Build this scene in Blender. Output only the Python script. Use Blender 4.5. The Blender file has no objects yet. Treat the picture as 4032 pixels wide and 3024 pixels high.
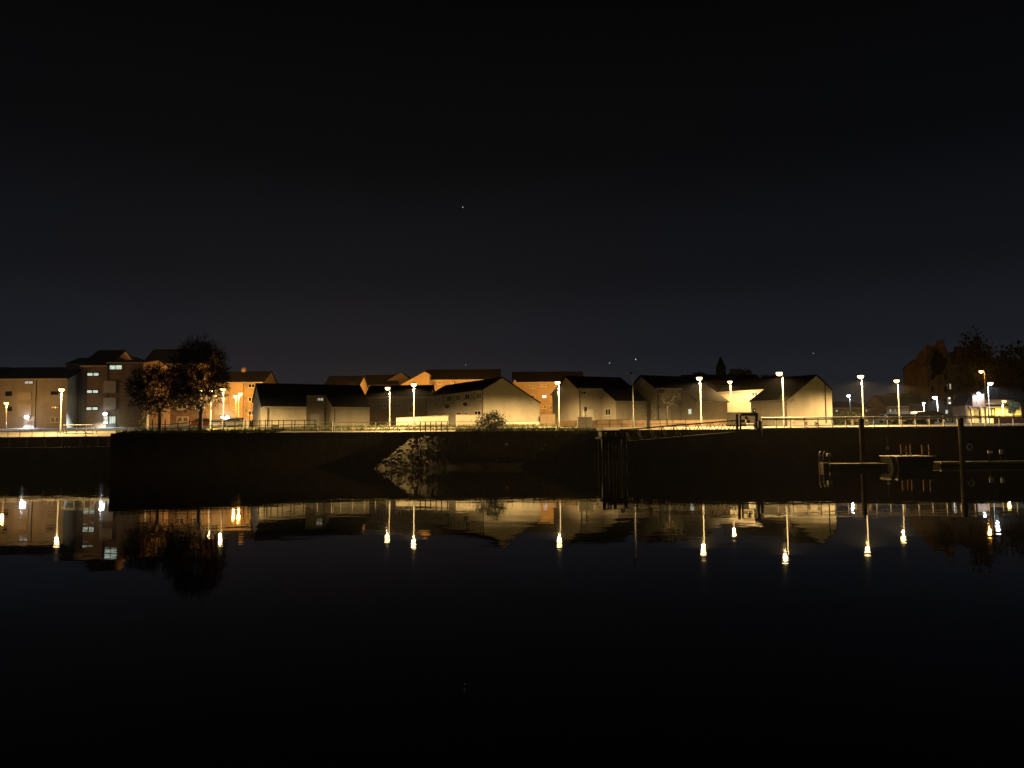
import bpy, math, random
import numpy as np
from mathutils import Vector, Matrix
random.seed(7); rng = np.random.default_rng(11)
S = bpy.context.scene
COL = S.collection
# ------------------------------------------------------------------ camera
FPX = 3046.0                       # focal length in photograph pixels (4032 wide)
EYE = Vector((0, 0, 2.9)); PITCH = math.atan((1725 - 1512) / FPX); ROLL = 0.008
_f = Vector((0, math.cos(PITCH), math.sin(PITCH))); _r0 = Vector((1, 0, 0)); _u0 = _r0.cross(_f)
_r = _r0 * math.cos(ROLL) - _u0 * math.sin(ROLL); _u = _u0 * math.cos(ROLL) + _r0 * math.sin(ROLL)
cam = bpy.data.objects.new('camera', bpy.data.cameras.new('camera')); COL.objects.link(cam)
M = Matrix((_r, _u, -_f)).transposed().to_4x4(); M.translation = EYE
cam.matrix_world = M
cam.data.sensor_width = 36; cam.data.lens = 36 * FPX / 4032
cam.data.clip_start = 0.1; cam.data.clip_end = 6000
S.camera = cam
# ------------------------------------------------------------------ night sky
W = bpy.data.worlds.new('World'); S.world = W; W.use_nodes = True
nt = W.node_tree; nt.nodes.clear()
def wn(t, **k):
    n = nt.nodes.new(t)
    for a, b in k.items(): setattr(n, a, b)
    return n
sky = wn('ShaderNodeTexSky', sky_type='NISHITA', sun_disc=False)
sky.sun_elevation = math.radians(-6); sky.sun_rotation = math.radians(200); sky.altitude = 0
bg1 = wn('ShaderNodeBackground'); bg1.inputs[1].default_value = 0.05
nt.links.new(sky.outputs[0], bg1.inputs[0])
geo = wn('ShaderNodeNewGeometry'); sep = wn('ShaderNodeSeparateXYZ')
nt.links.new(geo.outputs['Incoming'], sep.inputs[0])
el = wn('ShaderNodeMath', operation='ABSOLUTE'); nt.links.new(sep.outputs[2], el.inputs[0])
ramp = wn('ShaderNodeValToRGB'); nt.links.new(el.outputs[0], ramp.inputs[0])
cr = ramp.color_ramp; cr.interpolation = 'EASE'
cr.elements[0].position = 0.0; cr.elements[0].color = (0.0150, 0.0155, 0.0175, 1)
cr.elements[1].position = 1.0; cr.elements[1].color = (0.0004, 0.0005, 0.0007, 1)
for p, c in ((0.07, (0.0116, 0.0136, 0.0180)), (0.12, (0.0079, 0.0097, 0.0138)), (0.22, (0.0038, 0.0049, 0.0070)), (0.36, (0.0015, 0.0020, 0.0027)), (0.55, (0.0007, 0.0008, 0.0010))):
    e = cr.elements.new(p); e.color = (*c, 1)
bg2 = wn('ShaderNodeBackground'); bg2.inputs[1].default_value = 1.15
nt.links.new(ramp.outputs[0], bg2.inputs[0])
add = wn('ShaderNodeAddShader'); wo = wn('ShaderNodeOutputWorld')
nt.links.new(bg1.outputs[0], add.inputs[0]); nt.links.new(bg2.outputs[0], add.inputs[1]); nt.links.new(add.outputs[0], wo.inputs[0])
# ------------------------------------------------------------------ exposure and sampling
vs = S.view_settings; vs.view_transform = 'Standard'; vs.look = 'None'; vs.exposure = 0; vs.gamma = 1; vs.use_curve_mapping = False
S.render.engine = 'CYCLES'
cy = S.cycles
cy.use_denoising = True
cy.max_bounces = 5; cy.diffuse_bounces = 2; cy.glossy_bounces = 3; cy.volume_bounces = 0
cy.sample_clamp_indirect = 2.0; cy.use_light_tree = True; cy.caustics_reflective = False; cy.caustics_refractive = False
LAMP = 2.8                         # overall lamp power

# ------------------------------------------------------------------ helpers
def ray(x, y): return (_f * FPX + _r * (x - 2016) - _u * (y - 1512))
def P(x, y, Y):
    d = ray(x, y); return EYE + d * (Y / d.y)
def PX(x, Y): return P(x, 1690, Y).x
def onplane(x, y, p0, n):
    d = ray(x, y); return EYE + d * ((p0 - EYE).dot(n) / d.dot(n))
BASE = {}
class MB:
    def __init__(s): s.v = []; s.f = []; s.smooth = []
    def add(s, vs, fs, sm=False):
        o = len(s.v); s.v += [tuple(p) for p in vs]
        s.f += [tuple(i + o for i in q) for q in fs]; s.smooth += [sm] * len(fs); return s
    def hexa(s, c):                # 8 corners: bottom loop 0-3, top loop 4-7
        return s.add(c, [(3, 2, 1, 0), (4, 5, 6, 7), (0, 1, 5, 4), (1, 2, 6, 5), (2, 3, 7, 6), (3, 0, 4, 7)])
    def box(s, a, b):
        x0, y0, z0 = a; x1, y1, z1 = b
        return s.hexa([(x0, y0, z0), (x1, y0, z0), (x1, y1, z0), (x0, y1, z0), (x0, y0, z1), (x1, y0, z1), (x1, y1, z1), (x0, y1, z1)])
    def obox(s, c, u, v, w, hu, hv, hw):    # oriented box: centre, three unit axes, half sizes
        c, u, v, w = map(Vector, (c, u, v, w)); q = []
        for k in (-1, 1):
            for a, b in ((-1, -1), (1, -1), (1, 1), (-1, 1)): q.append(c + u * hu * a + v * hv * b + w * hw * k)
        return s.hexa(q)
    def tube(s, pts, r, n=8, cap=True, sm=True):
        pts = [Vector(p) for p in pts]; R = r if isinstance(r, (list, tuple)) else [r] * len(pts)
        vs = []
        for i, p in enumerate(pts):
            t = (pts[min(i + 1, len(pts) - 1)] - pts[max(i - 1, 0)]).normalized()
            a = Vector((0, 0, 1)) if abs(t.z) < .9 else Vector((1, 0, 0))
            e1 = t.cross(a).normalized(); e2 = t.cross(e1)
            for k in range(n):
                w = 2 * math.pi * k / n; vs.append(p + (e1 * math.cos(w) + e2 * math.sin(w)) * R[i])
        fs = []
        for i in range(len(pts) - 1):
            for k in range(n):
                a, b = i * n + k, i * n + (k + 1) % n; fs.append((a, a + n, b + n, b))
        s.add(vs, fs, sm)
        if cap: s.add(vs[:n], [tuple(range(n))]); s.add(vs[-n:], [tuple(reversed(range(n)))])
        return s
    def ring(s, c, n_, R, r, k=20, m=8):
        c = Vector(c); nn = Vector(n_).normalized(); a = nn.cross(Vector((0, 0, 1))).normalized(); b = nn.cross(a); vs = []; fs = []
        for i in range(k):
            t = 2 * math.pi * i / k; d = a * math.cos(t) + b * math.sin(t)
            for j in range(m):
                p = 2 * math.pi * j / m; vs.append(c + d * (R + r * math.cos(p)) + nn * r * math.sin(p))
        for i in range(k):
            for j in range(m): fs.append((i * m + j, ((i + 1) % k) * m + j, ((i + 1) % k) * m + (j + 1) % m, i * m + (j + 1) % m))
        return s.add(vs, fs, True)
    def ball(s, c, rx, ry, rz, n=10, m=6, lo=-1.0, hi=1.0):
        vs = []; fs = []
        for i in range(m + 1):
            t = math.asin(lo) + (math.asin(hi) - math.asin(lo)) * i / m
            for k in range(n):
                w = 2 * math.pi * k / n; vs.append((c[0] + rx * math.cos(t) * math.cos(w), c[1] + ry * math.cos(t) * math.sin(w), c[2] + rz * math.sin(t)))
        for i in range(m):
            for k in range(n): fs.append((i * n + k, i * n + (k + 1) % n, (i + 1) * n + (k + 1) % n, (i + 1) * n + k))
        return s.add(vs, fs, True)
    def build(s, name, mat, parent=None, loc=None):
        b = BASE.get(parent.name, Vector((0, 0, 0))) if parent else Vector(loc or (0, 0, 0))
        me = bpy.data.meshes.new(name); v = np.array(s.v, dtype=float).reshape(-1, 3) - np.array(b)
        me.from_pydata(v.tolist(), [], s.f)
        me.polygons.foreach_set('use_smooth', s.smooth)
        mats = mat if isinstance(mat, list) else [mat]
        for m in mats: me.materials.append(m)
        o = bpy.data.objects.new(name, me); COL.objects.link(o)
        if parent: o.parent = parent; BASE[o.name] = b
        elif loc is not None: o.location = loc; BASE[o.name] = Vector(loc)
        else: BASE[o.name] = Vector((0, 0, 0))
        return o
def tag(o, label=None, cat=None, group=None, kind=None):
    for k, v in (('label', label), ('category', cat), ('group', group), ('kind', kind)):
        if v: o[k] = v
    return o
def thing(name, label, cat, loc, group=None, rz=0):
    o = bpy.data.objects.new(name, None); COL.objects.link(o); o.location = loc; o.rotation_euler = (0, 0, rz)
    o.empty_display_size = .3; BASE[o.name] = Vector(loc)
    return tag(o, label, cat, group)
def copy_tree(o, parent=None):
    c = o.copy(); COL.objects.link(c); c.parent = parent
    if o.name in BASE: BASE[c.name] = BASE[o.name].copy()
    for ch in list(o.children): copy_tree(ch, c)
    return c
def sm(t): t = min(1, max(0, t)); return t * t * (3 - 2 * t)

# ------------------------------------------------------------------ materials
def mat(name, col, rough=.8, metal=0, var=.25, scale=1.5, bump=0, bscale=20, spec=.3, streak=0):
    m = bpy.data.materials.new(name); m.use_nodes = True; t = m.node_tree; b = t.nodes['Principled BSDF']
    b.inputs['Roughness'].default_value = rough; b.inputs['Metallic'].default_value = metal; b.inputs['Specular IOR Level'].default_value = spec
    g = t.nodes.new('ShaderNodeNewGeometry')
    n = t.nodes.new('ShaderNodeTexNoise'); n.inputs['Scale'].default_value = scale; n.inputs['Detail'].default_value = 6; n.inputs['Roughness'].default_value = .65
    mp = t.nodes.new('ShaderNodeMapping'); mp.inputs['Scale'].default_value = (1, 1, .55 if streak else 1)
    t.links.new(g.outputs['Position'], mp.inputs[0]); t.links.new(mp.outputs[0], n.inputs['Vector'])
    r = t.nodes.new('ShaderNodeValToRGB'); r.color_ramp.elements[0].position = .3; r.color_ramp.elements[1].position = .72
    r.color_ramp.elements[0].color = (*[c * (1 - var) for c in col], 1); r.color_ramp.elements[1].color = (*[min(1, c * (1 + var * .6)) for c in col], 1)
    t.links.new(n.outputs[0], r.inputs[0]); t.links.new(r.outputs[0], b.inputs['Base Color'])
    if bump:
        n2 = t.nodes.new('ShaderNodeTexNoise'); n2.inputs['Scale'].default_value = bscale; n2.inputs['Detail'].default_value = 4
        t.links.new(g.outputs['Position'], n2.inputs['Vector'])
        bp = t.nodes.new('ShaderNodeBump'); bp.inputs['Strength'].default_value = bump; bp.inputs['Distance'].default_value = .05
        t.links.new(n2.outputs[0], bp.inputs['Height']); t.links.new(bp.outputs[0], b.inputs['Normal'])
    return m
def emit(name, col, strength, sampled=True):
    m = bpy.data.materials.new(name); m.use_nodes = True; t = m.node_tree; b = t.nodes['Principled BSDF']
    b.inputs['Base Color'].default_value = (.6, .6, .6, 1); b.inputs['Emission Color'].default_value = (*col, 1); b.inputs['Emission Strength'].default_value = strength
    if not sampled: m.cycles.emission_sampling = 'NONE'
    return m
def litpane(name, col, strength):    # a lit room behind blinds: soft uneven glow
    m = emit(name, col, strength); t = m.node_tree; b = t.nodes['Principled BSDF']
    g = t.nodes.new('ShaderNodeNewGeometry'); n = t.nodes.new('ShaderNodeTexNoise'); n.inputs['Scale'].default_value = 2.2
    mp = t.nodes.new('ShaderNodeMapRange'); mp.inputs[1].default_value = .3; mp.inputs[2].default_value = .7; mp.inputs[3].default_value = .65 * strength; mp.inputs[4].default_value = 1.15 * strength
    t.links.new(g.outputs['Position'], n.inputs['Vector']); t.links.new(n.outputs[0], mp.inputs[0]); t.links.new(mp.outputs[0], b.inputs['Emission Strength'])
    m.cycles.emission_sampling = 'NONE'
    return m
HARL = mat('cream_harling', (.54, .49, .40), .9, var=.2, scale=.55, bump=.5, bscale=30, streak=1)
HARL2 = mat('grey_harling', (.40, .385, .34), .9, var=.2, scale=.7, bump=.5, bscale=30, streak=1)
BRICK = mat('brown_brick', (.30, .21, .14), .9, var=.25, scale=1.2, bump=.4, bscale=15, streak=1)
BUFF = mat('buff_render', (.50, .38, .25), .9, var=.15, scale=.8, bump=.4, streak=1)
PANEL = mat('pale_panel', (.50, .47, .42), .7, var=.12)
SAND = mat('sandstone', (.26, .19, .13), .9, var=.35, scale=.6, bump=.5, streak=1)
ROOF = mat('dark_roof_tile', (.024, .019, .016), .95, spec=.04, var=.4, scale=1.1, bump=.6, bscale=9)
SLATE = mat('slate', (.028, .028, .030), .9, spec=.06, var=.35, scale=1.3, bump=.4, bscale=9)
WHITE = mat('white_paint', (.72, .70, .66), .5, var=.1)
FASCIA = mat('fascia_paint', (.55, .52, .46), .6, var=.15)
PIPE = mat('dark_pipe', (.05, .045, .04), .5)
STEEL = mat('galvanised_steel', (.32, .32, .31), .5, metal=.3, var=.15, scale=4)
RAIL = mat('rail_paint', (.80, .78, .74), .5, metal=0, spec=.6, var=.2, scale=3)
DSTEEL = mat('dark_steel', (.022, .021, .02), .7, metal=0, spec=.12, var=.3)
TIMBER = mat('wet_timber', (.020, .016, .011), .9, spec=.08, var=.4, scale=3, bump=.5, streak=1)
DECK = mat('weathered_deck', (.24, .21, .16), .8, var=.3, scale=3)
CONC = mat('concrete', (.24, .22, .19), .9, var=.3, scale=.8, bump=.4)
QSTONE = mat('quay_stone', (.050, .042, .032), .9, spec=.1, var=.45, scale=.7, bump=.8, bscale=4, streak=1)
PAVE = mat('promenade_paving', (.22, .20, .17), .9, var=.2, scale=1.2, bump=.3)
GROUND = mat('rough_grass_ground', (.075, .080, .035), .95, var=.5, scale=.8, bump=.8, bscale=8)
GRASS = mat('grass_blade', (.085, .095, .035), .8, var=.4, scale=2)
BANK = mat('muddy_bank', (.034, .028, .018), .95, spec=.08, var=.5, scale=1.0, bump=1, bscale=5)
ROCK = mat('rubble_stone', (.19, .165, .115), .9, var=.35, scale=2.2, bump=.8, bscale=6)
BARK = mat('bark', (.034, .027, .020), .9, var=.4, scale=5, bump=.7)
TWIG = mat('twig', (.020, .016, .012), .9, var=.3, scale=3)
DLEAF = mat('dark_leaf', (.018, .021, .011), .8, var=.5, scale=3, spec=.1)
LEAF = mat('evergreen_leaf', (.055, .065, .028), .7, var=.5, scale=4)
GLASS = mat('dark_window_glass', (.016, .017, .018), .12, var=.2, spec=.5)
CURT = mat('curtained_glass', (.20, .18, .15), .35, var=.35, scale=3)
RED = mat('red_paint', (.30, .035, .02), .5)
BLACKC = mat('black_car_paint', (.012, .012, .014), .25, spec=.5)
SILVER = mat('silver_car_paint', (.42, .42, .43), .3, metal=.4, var=.05)
WCAR = mat('white_car_paint', (.66, .65, .62), .3, var=.05)
RUBBER = mat('tyre_rubber', (.02, .02, .02), .9)
ORANGEB = mat('lifebuoy_orange', (.45, .12, .03), .6)
PLASTIC = mat('pale_plastic', (.62, .60, .56), .5, var=.1)
PINKW = mat('pink_painted_boards', (.55, .38, .33), .7, var=.2, scale=2, streak=1)
YELW = mat('buff_plaster', (.55, .45, .26), .85, var=.2, scale=.8, streak=1)
COOL = litpane('lit_stairwell_pane', (.74, .95, .78), .80)
BLUEW = litpane('lit_blue_white_pane', (.80, .92, 1.0), 1.5)
WARMP = litpane('lit_warm_pane', (1.0, .86, .6), .40)
DIMP = litpane('dim_lit_pane', (1.0, .85, .62), .10)
SOD = (1.0, .64, .24); ORG = (1.0, .46, .09); WHT = (.86, .95, 1.0)
E_SOD = emit('sodium_bowl', (1, .66, .25), 8); E_ORG = emit('orange_bowl', (1, .5, .1), 7); E_WHT = emit('white_bowl', (.85, .95, 1), 14)
E_YEL = emit('yellow_bowl', (1, .75, .12), 7)
E_HEAD = emit('headlight_glow', (.75, 1, .85), 18, False); E_TAIL = emit('tail_light', (1, .06, .03), 1.2, False)
E_SIG = emit('signal_glow', (1, .97, .85), 4, False); E_STAR = emit('star_glow', (.9, .95, 1), 1.2, False)

# ------------------------------------------------------------------ ground, water, quay
STEP_L, STEP_R = -37.3, 9.0
def edge(X):
    if X < STEP_L: return 88.0
    if X < -14: return 72 + (X - STEP_L) / (-14 - STEP_L) * 12
    if X < STEP_R: return 84 - (X + 14) / 23 * 2
    return 74.0
def zg(X, Y):
    e = edge(X); d = Y - e
    b = 3.42 if X < STEP_L else (3.64 if X < STEP_R else 3.55)
    r = sm((X - 20) / 25)
    z = b + .30 * sm(d / 5) + (.66 - .25 * r) * sm((Y - 86) / 14)
    z += (.04 - .008 * r) * max(0, min(Y, 200) - 105)
    return z
cols = sorted(set([-900, -500, -250, -150, -110, -90] + [round(-80 + 2 * i, 2) for i in range(81)] + [90, 110, 150, 250, 500, 900, STEP_L - .001, STEP_L + .001, STEP_R - .001, STEP_R + .001]))
ds = [0, .6, 1.2, 2, 3, 4, 5, 6.5, 8, 10, 12, 14, 17, 20, 24, 28, 32, 38, 46, 60, 80, 110, 150, 300, 600]
vs_, fs_ = [], []
for X in cols:
    e = edge(X)
    for d in ds:
        Y = e + d; n = .02 * math.sin(X * 1.7 + d) * min(1, d); vs_.append((X, Y, zg(X, Y) + n))
n = len(ds)
for i in range(len(cols) - 1):
    for j in range(n - 1): fs_.append((i * n + j, (i + 1) * n + j, (i + 1) * n + j + 1, i * n + j + 1))
g = MB(); g.add(vs_, fs_, True); tag(g.build('ground', GROUND), kind='structure')
def strip(name, x0, x1, d0, d1, m, lift=.03, nx=60):
    b = MB(); v = []; f = []; nd = 6
    for i in range(nx + 1):
        X = x0 + (x1 - x0) * i / nx
        for j in range(nd + 1):
            Y = edge(X) + d0 + (d1 - d0) * j / nd; v.append((X, Y, zg(X, Y) + lift + .02 * min(1, d0 + j)))
    for i in range(nx):
        for j in range(nd): a = i * (nd + 1) + j; f.append((a, a + nd + 1, a + nd + 2, a + 1))
    b.add(v, f, True); return tag(b.build(name, m), kind='structure')
strip('promenade', STEP_R + .05, 70, .05, 5.5, PAVE)
strip('riverside_path', -30, STEP_R - .05, 5.2, 8.2, PAVE)
strip('slip_road', -80, STEP_L - .05, .05, 5.0, PAVE)
strip('quay_edge_paving', -24, -6, .05, 2.2, PAVE)
strip('street', -80, 75, 26, 32, mat('asphalt', (.055, .053, .05), .9, var=.25), nx=80)

HAZE = 0.00022
# water: one sheet, with small ripples
wm = bpy.data.materials.new('river_water'); wm.use_nodes = True; t = wm.node_tree; b = t.nodes['Principled BSDF']
b.inputs['Base Color'].default_value = (.0025, .003, .0028, 1); b.inputs['Roughness'].default_value = .014; b.inputs['IOR'].default_value = 1.333
g_ = t.nodes.new('ShaderNodeNewGeometry'); mp = t.nodes.new('ShaderNodeMapping'); mp.inputs['Scale'].default_value = (.55, 1, 1)
na = t.nodes.new('ShaderNodeTexNoise'); na.inputs['Scale'].default_value = .9; na.inputs['Detail'].default_value = 3
nb = t.nodes.new('ShaderNodeTexNoise'); nb.inputs['Scale'].default_value = .10; nb.inputs['Detail'].default_value = 2
mx = t.nodes.new('ShaderNodeMath'); mx.operation = 'MULTIPLY_ADD'; mx.inputs[1].default_value = 3.0
bp = t.nodes.new('ShaderNodeBump'); bp.inputs['Strength'].default_value = 1; bp.inputs['Distance'].default_value = .0044
t.links.new(g_.outputs['Position'], mp.inputs[0]); t.links.new(mp.outputs[0], na.inputs['Vector']); t.links.new(mp.outputs[0], nb.inputs['Vector'])
t.links.new(nb.outputs[0], mx.inputs[0]); t.links.new(na.outputs[0], mx.inputs[2]); t.links.new(mx.outputs[0], bp.inputs['Height']); t.links.new(bp.outputs[0], b.inputs['Normal'])
w = MB(); w.add([(-900, -40, 0), (900, -40, 0), (900, 89, 0), (-900, 89, 0)], [(0, 1, 2, 3)]); tag(w.build('water', wm), kind='structure')

def wall_line(name, label, pts, m, top, bottom=-.6, th=.7, cop=None, cat='quay wall'):
    o = thing(name, label, cat, (pts[0][0], pts[0][1], 0))
    b = MB(); c = MB()
    for (x0, y0), (x1, y1) in zip(pts, pts[1:]):
        u = Vector((x1 - x0, y1 - y0, 0)); L = u.length; u.normalize(); nrm = Vector((-u.y, u.x, 0)); mid = Vector(((x0 + x1) / 2, (y0 + y1) / 2, 0)) + nrm * th / 2
        b.obox(mid + Vector((0, 0, (top + bottom) / 2)), u, nrm, (0, 0, 1), L / 2, th / 2, (top - bottom) / 2)
        if cop: c.obox(mid + Vector((0, 0, top - cop / 2 + .02)) - nrm * .06, u, nrm, (0, 0, 1), L / 2 + .02, th / 2 + .06, cop / 2)
    b.build('wall', m, o)
    if cop: c.build('coping', CONC if m is not QSTONE else QSTONE, o)
    return o
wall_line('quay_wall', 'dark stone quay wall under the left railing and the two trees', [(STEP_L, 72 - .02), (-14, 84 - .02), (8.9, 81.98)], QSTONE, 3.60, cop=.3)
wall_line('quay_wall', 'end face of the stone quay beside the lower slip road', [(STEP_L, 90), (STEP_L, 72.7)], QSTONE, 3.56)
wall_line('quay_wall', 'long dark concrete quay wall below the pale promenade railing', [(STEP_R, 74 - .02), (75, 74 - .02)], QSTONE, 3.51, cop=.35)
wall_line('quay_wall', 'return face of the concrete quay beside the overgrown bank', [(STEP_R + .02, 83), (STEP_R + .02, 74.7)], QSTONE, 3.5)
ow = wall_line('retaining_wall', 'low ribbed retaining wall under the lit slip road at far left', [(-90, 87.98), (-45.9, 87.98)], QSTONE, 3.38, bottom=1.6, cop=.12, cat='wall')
for i in range(9):
    r = MB(); X = -63 + 2.0 * i; r.box((X - .09, 87.86, 2.2), (X + .09, 87.975, 3.22)); r.build('rib', CONC, ow)
ow = wall_line('block_wall', 'brown block wall lit at the end of the slip road', [(-45.85, 87.6), (-37.9, 87.6)], BRICK, 3.30, bottom=1.8, cat='wall')
for j in range(4):
    for i in range(8):
        r = MB(); X = -45.8 + i * .98 + (.25 if j % 2 else 0); z = 1.92 + j * .34
        if X + .9 > -37.9: continue
        r.box((X, 87.53 + .03 * random.random(), z), (X + .93, 87.61, z + .30)); r.build('block', BRICK, ow)

# banks: heightfields
def field(name, x0, x1, y0, y1, step, hf, m):
    nx = int((x1 - x0) / step); ny = int((y1 - y0) / step); v = []; f = []
    for i in range(nx + 1):
        for j in range(ny + 1):
            X = x0 + (x1 - x0) * i / nx; Y = y0 + (y1 - y0) * j / ny; v.append((X, Y, hf(X, Y)))
    for i in range(nx):
        for j in range(ny): a = i * (ny + 1) + j; f.append((a, a + ny + 1, a + ny + 2, a + 1))
    b = MB(); b.add(v, f, True); return tag(b.build(name, m), kind='structure')
_ph = [(rng.uniform(.6, 3.2), rng.uniform(.6, 3.2), rng.uniform(0, 6.28)) for _ in range(14)]
def nz(X, Y): return sum(math.sin(a * X + p) * math.sin(b * Y + 2 * p) for a, b, p in _ph) / 14
def bank_h(X, Y):
    h = min((X + 13.7) * 1.02, (Y - 76.6) * .47, 2.95 + .02 * (X + 10)); h = max(h, -.5)
    return h + .35 * nz(X * 1.3, Y * 1.3) * (h > -.4)
BANK = mat('lit_gravel_dark_mud_bank', (.016, .013, .009), .95, spec=.05, var=.5, scale=1.0, bump=1, bscale=5)
t = BANK.node_tree; _b = t.nodes['Principled BSDF']; _old = _b.inputs['Base Color'].links[0].from_socket       # lamplit left end painted as pale gravel, unlit rest as dark mud
_g = t.nodes.new('ShaderNodeNewGeometry'); _s = t.nodes.new('ShaderNodeSeparateXYZ'); t.links.new(_g.outputs['Position'], _s.inputs[0])
_n = t.nodes.new('ShaderNodeTexNoise'); _n.inputs['Scale'].default_value = .8; _n.inputs['Detail'].default_value = 5; t.links.new(_g.outputs['Position'], _n.inputs['Vector'])
_a = t.nodes.new('ShaderNodeMath'); _a.operation = 'MULTIPLY_ADD'; _a.inputs[1].default_value = 5.0; t.links.new(_n.outputs[0], _a.inputs[0]); t.links.new(_s.outputs[0], _a.inputs[2])
_r_ = t.nodes.new('ShaderNodeMapRange'); _r_.inputs[1].default_value = -8.2; _r_.inputs[2].default_value = -5.4; t.links.new(_a.outputs[0], _r_.inputs[0])
_m = t.nodes.new('ShaderNodeMix'); _m.data_type = 'RGBA'; _m.inputs[6].default_value = (.17, .145, .10, 1); t.links.new(_r_.outputs[0], _m.inputs[0]); t.links.new(_old, _m.inputs[7]); t.links.new(_m.outputs[2], _b.inputs['Base Color'])
bank = field('embankment', -14.6, 9.0, 75.6, 83.6, .28, bank_h, BANK)
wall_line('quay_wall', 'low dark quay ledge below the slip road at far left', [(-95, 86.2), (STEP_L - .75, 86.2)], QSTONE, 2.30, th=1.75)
def stone_mesh(seed):
    r = random.Random(seed); b = MB(); b.ball((0, 0, 0), 1, 1, .8, 6, 3, -.95, .95)
    b.v = [tuple(c * (1 + r.uniform(-.28, .28)) for c in p) for p in b.v]; b.smooth = [False] * len(b.smooth)
    k = len(b.v); b.f.append(tuple(range(k - 6, k))); b.smooth.append(False)
    me = bpy.data.meshes.new('stone'); me.from_pydata(b.v, [], b.f); me.materials.append(ROCK); return me
SM = [stone_mesh(i) for i in range(9)]
cnt = 0
while cnt < 290:
    if cnt < 262: X = -13.45 + 5.6 * random.random() ** 1.25; Y = random.uniform(76.9, 83.3)
    else: X = random.uniform(-8, 8.6); Y = random.uniform(77, 83)
    h = bank_h(X, Y)
    if h < .02: continue
    o = bpy.data.objects.new('stone', random.choice(SM)); COL.objects.link(o); o.parent = bank
    s = random.uniform(.07, .17) * (1.8 if random.random() < .10 else 1)
    o.location = (X, Y, h + s * .15); o.scale = (s * random.uniform(.8, 1.5), s * random.uniform(.8, 1.3), s * random.uniform(.6, 1)); o.rotation_euler = (random.uniform(-.5, .5), random.uniform(-.5, .5), random.uniform(0, 6))
    cnt += 1

# ------------------------------------------------------------------ grass
def tufts(name, spots, label=None, hmin=.12, hmax=.4, m=GRASS):
    b = MB()
    for X, Y, Z in spots:
        for k in range(5):
            a = random.uniform(0, 6.28); h = random.uniform(hmin, hmax); l = random.uniform(.02, .2); w_ = random.uniform(.012, .03)
            d = Vector((math.cos(a), math.sin(a), 0)); e = Vector((-d.y, d.x, 0)) * w_; p = Vector((X, Y, Z - .02)) + Vector((random.uniform(-.12, .12), random.uniform(-.12, .12), 0))
            b.add([p - e, p + e, p + d * l * .4 + Vector((0, 0, h * .6)) + e * .6, p + d * l + Vector((0, 0, h))], [(0, 1, 2), (0, 2, 3)])
    o = b.build(name, m); tag(o, label, 'grass', kind='stuff'); return o
sp = []
for _ in range(2600):
    X = random.uniform(STEP_L + .3, STEP_R - .3); d = random.random() ** 1.6 * 5.0
    if -24 < X < -6 and d < 2.3: continue
    sp.append((X, edge(X) + d, zg(X, edge(X) + d)))
for _ in range(1300):
    X = random.uniform(-26, 20); Y = random.uniform(92.5, 96); sp.append((X, Y, zg(X, Y)))
tufts('grass', sp, 'rough grass along the quay edge and verge')
sp = []
while len(sp) < 2600:
    X = random.uniform(-10.5, 9); Y = random.uniform(77.5, 83.5); h = bank_h(X, Y)
    if h > .5 and random.random() < .25 + .75 * sm((X + 10) / 6): sp.append((X, Y, h))
tufts('undergrowth', sp, 'dark weeds growing over the sloping bank', .25, .85, mat('dead_weeds', (.013, .011, .006), .95, spec=.05, var=.5))

# ------------------------------------------------------------------ houses
def rectpts(r, p0, nrm):
    x0, y0, x1, y1 = r; xm, ym = (x0 + x1) / 2, (y0 + y1) / 2
    c = onplane(xm, ym, p0, nrm); l = onplane(x0, ym, p0, nrm); rr = onplane(x1, ym, p0, nrm); tt = onplane(xm, y0, p0, nrm); bb = onplane(xm, y1, p0, nrm)
    uh = Vector((0, 0, 1)).cross(nrm).normalized()
    if uh.x < 0: uh = -uh
    return c, uh, abs((rr - l).dot(uh)) / 2, abs(tt.z - bb.z) / 2
def window(parent, r, p0, nrm, pane=GLASS, frame=WHITE, n=2, sill=True, label=None, fw=.07):
    c, u, hw, hh = rectpts(r, p0, nrm); z = Vector((0, 0, 1)); b = MB()
    for s in (-1, 1):
        b.obox(c + u * s * hw + nrm * .03, u, nrm, z, fw / 2, .04, hh + fw / 2); b.obox(c + z * s * hh + nrm * .03, u, nrm, z, hw - fw / 2, .038, fw / 2)
    for k in range(1, n): b.obox(c + u * (-hw + 2 * hw * k / n) + nrm * .028, u, nrm, z, fw / 2, .034, hh - fw / 2)
    if sill: b.obox(c - z * (hh + fw * .5 + .05) + nrm * .07, u, nrm, z, hw + .10, .08, .05)
    o = b.build('window', frame, parent)
    for k in range(n):
        q = MB(); q.obox(c + u * (-hw + 2 * hw * (k + .5) / n) + nrm * .012, u, nrm, z, hw / n - fw / 2, .012, hh - fw / 2); q.build('pane', pane, o)
    if label: o['label'] = label
    return o
def panel(parent, name, r, p0, nrm, m, proud=.05, label=None, z0=None):
    c, u, hw, hh = rectpts(r, p0, nrm)
    if z0 is not None: top = c.z + hh; hh = (top - z0) / 2; c.z = z0 + hh
    b = MB(); b.obox(c + nrm * proud / 2, u, nrm, (0, 0, 1), hw, proud / 2, hh); o = b.build(name, m, parent)
    if label: o['label'] = label
    return o
def pipe(parent, x, y0, p0, nrm, zbot, m=PIPE, r=.055):
    a = onplane(x, y0, p0, nrm) + nrm * .09; b = MB(); b.tube([a, Vector((a.x, a.y, zbot))], r, 6); return b.build('drainpipe', m, parent)
class House: pass
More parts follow.
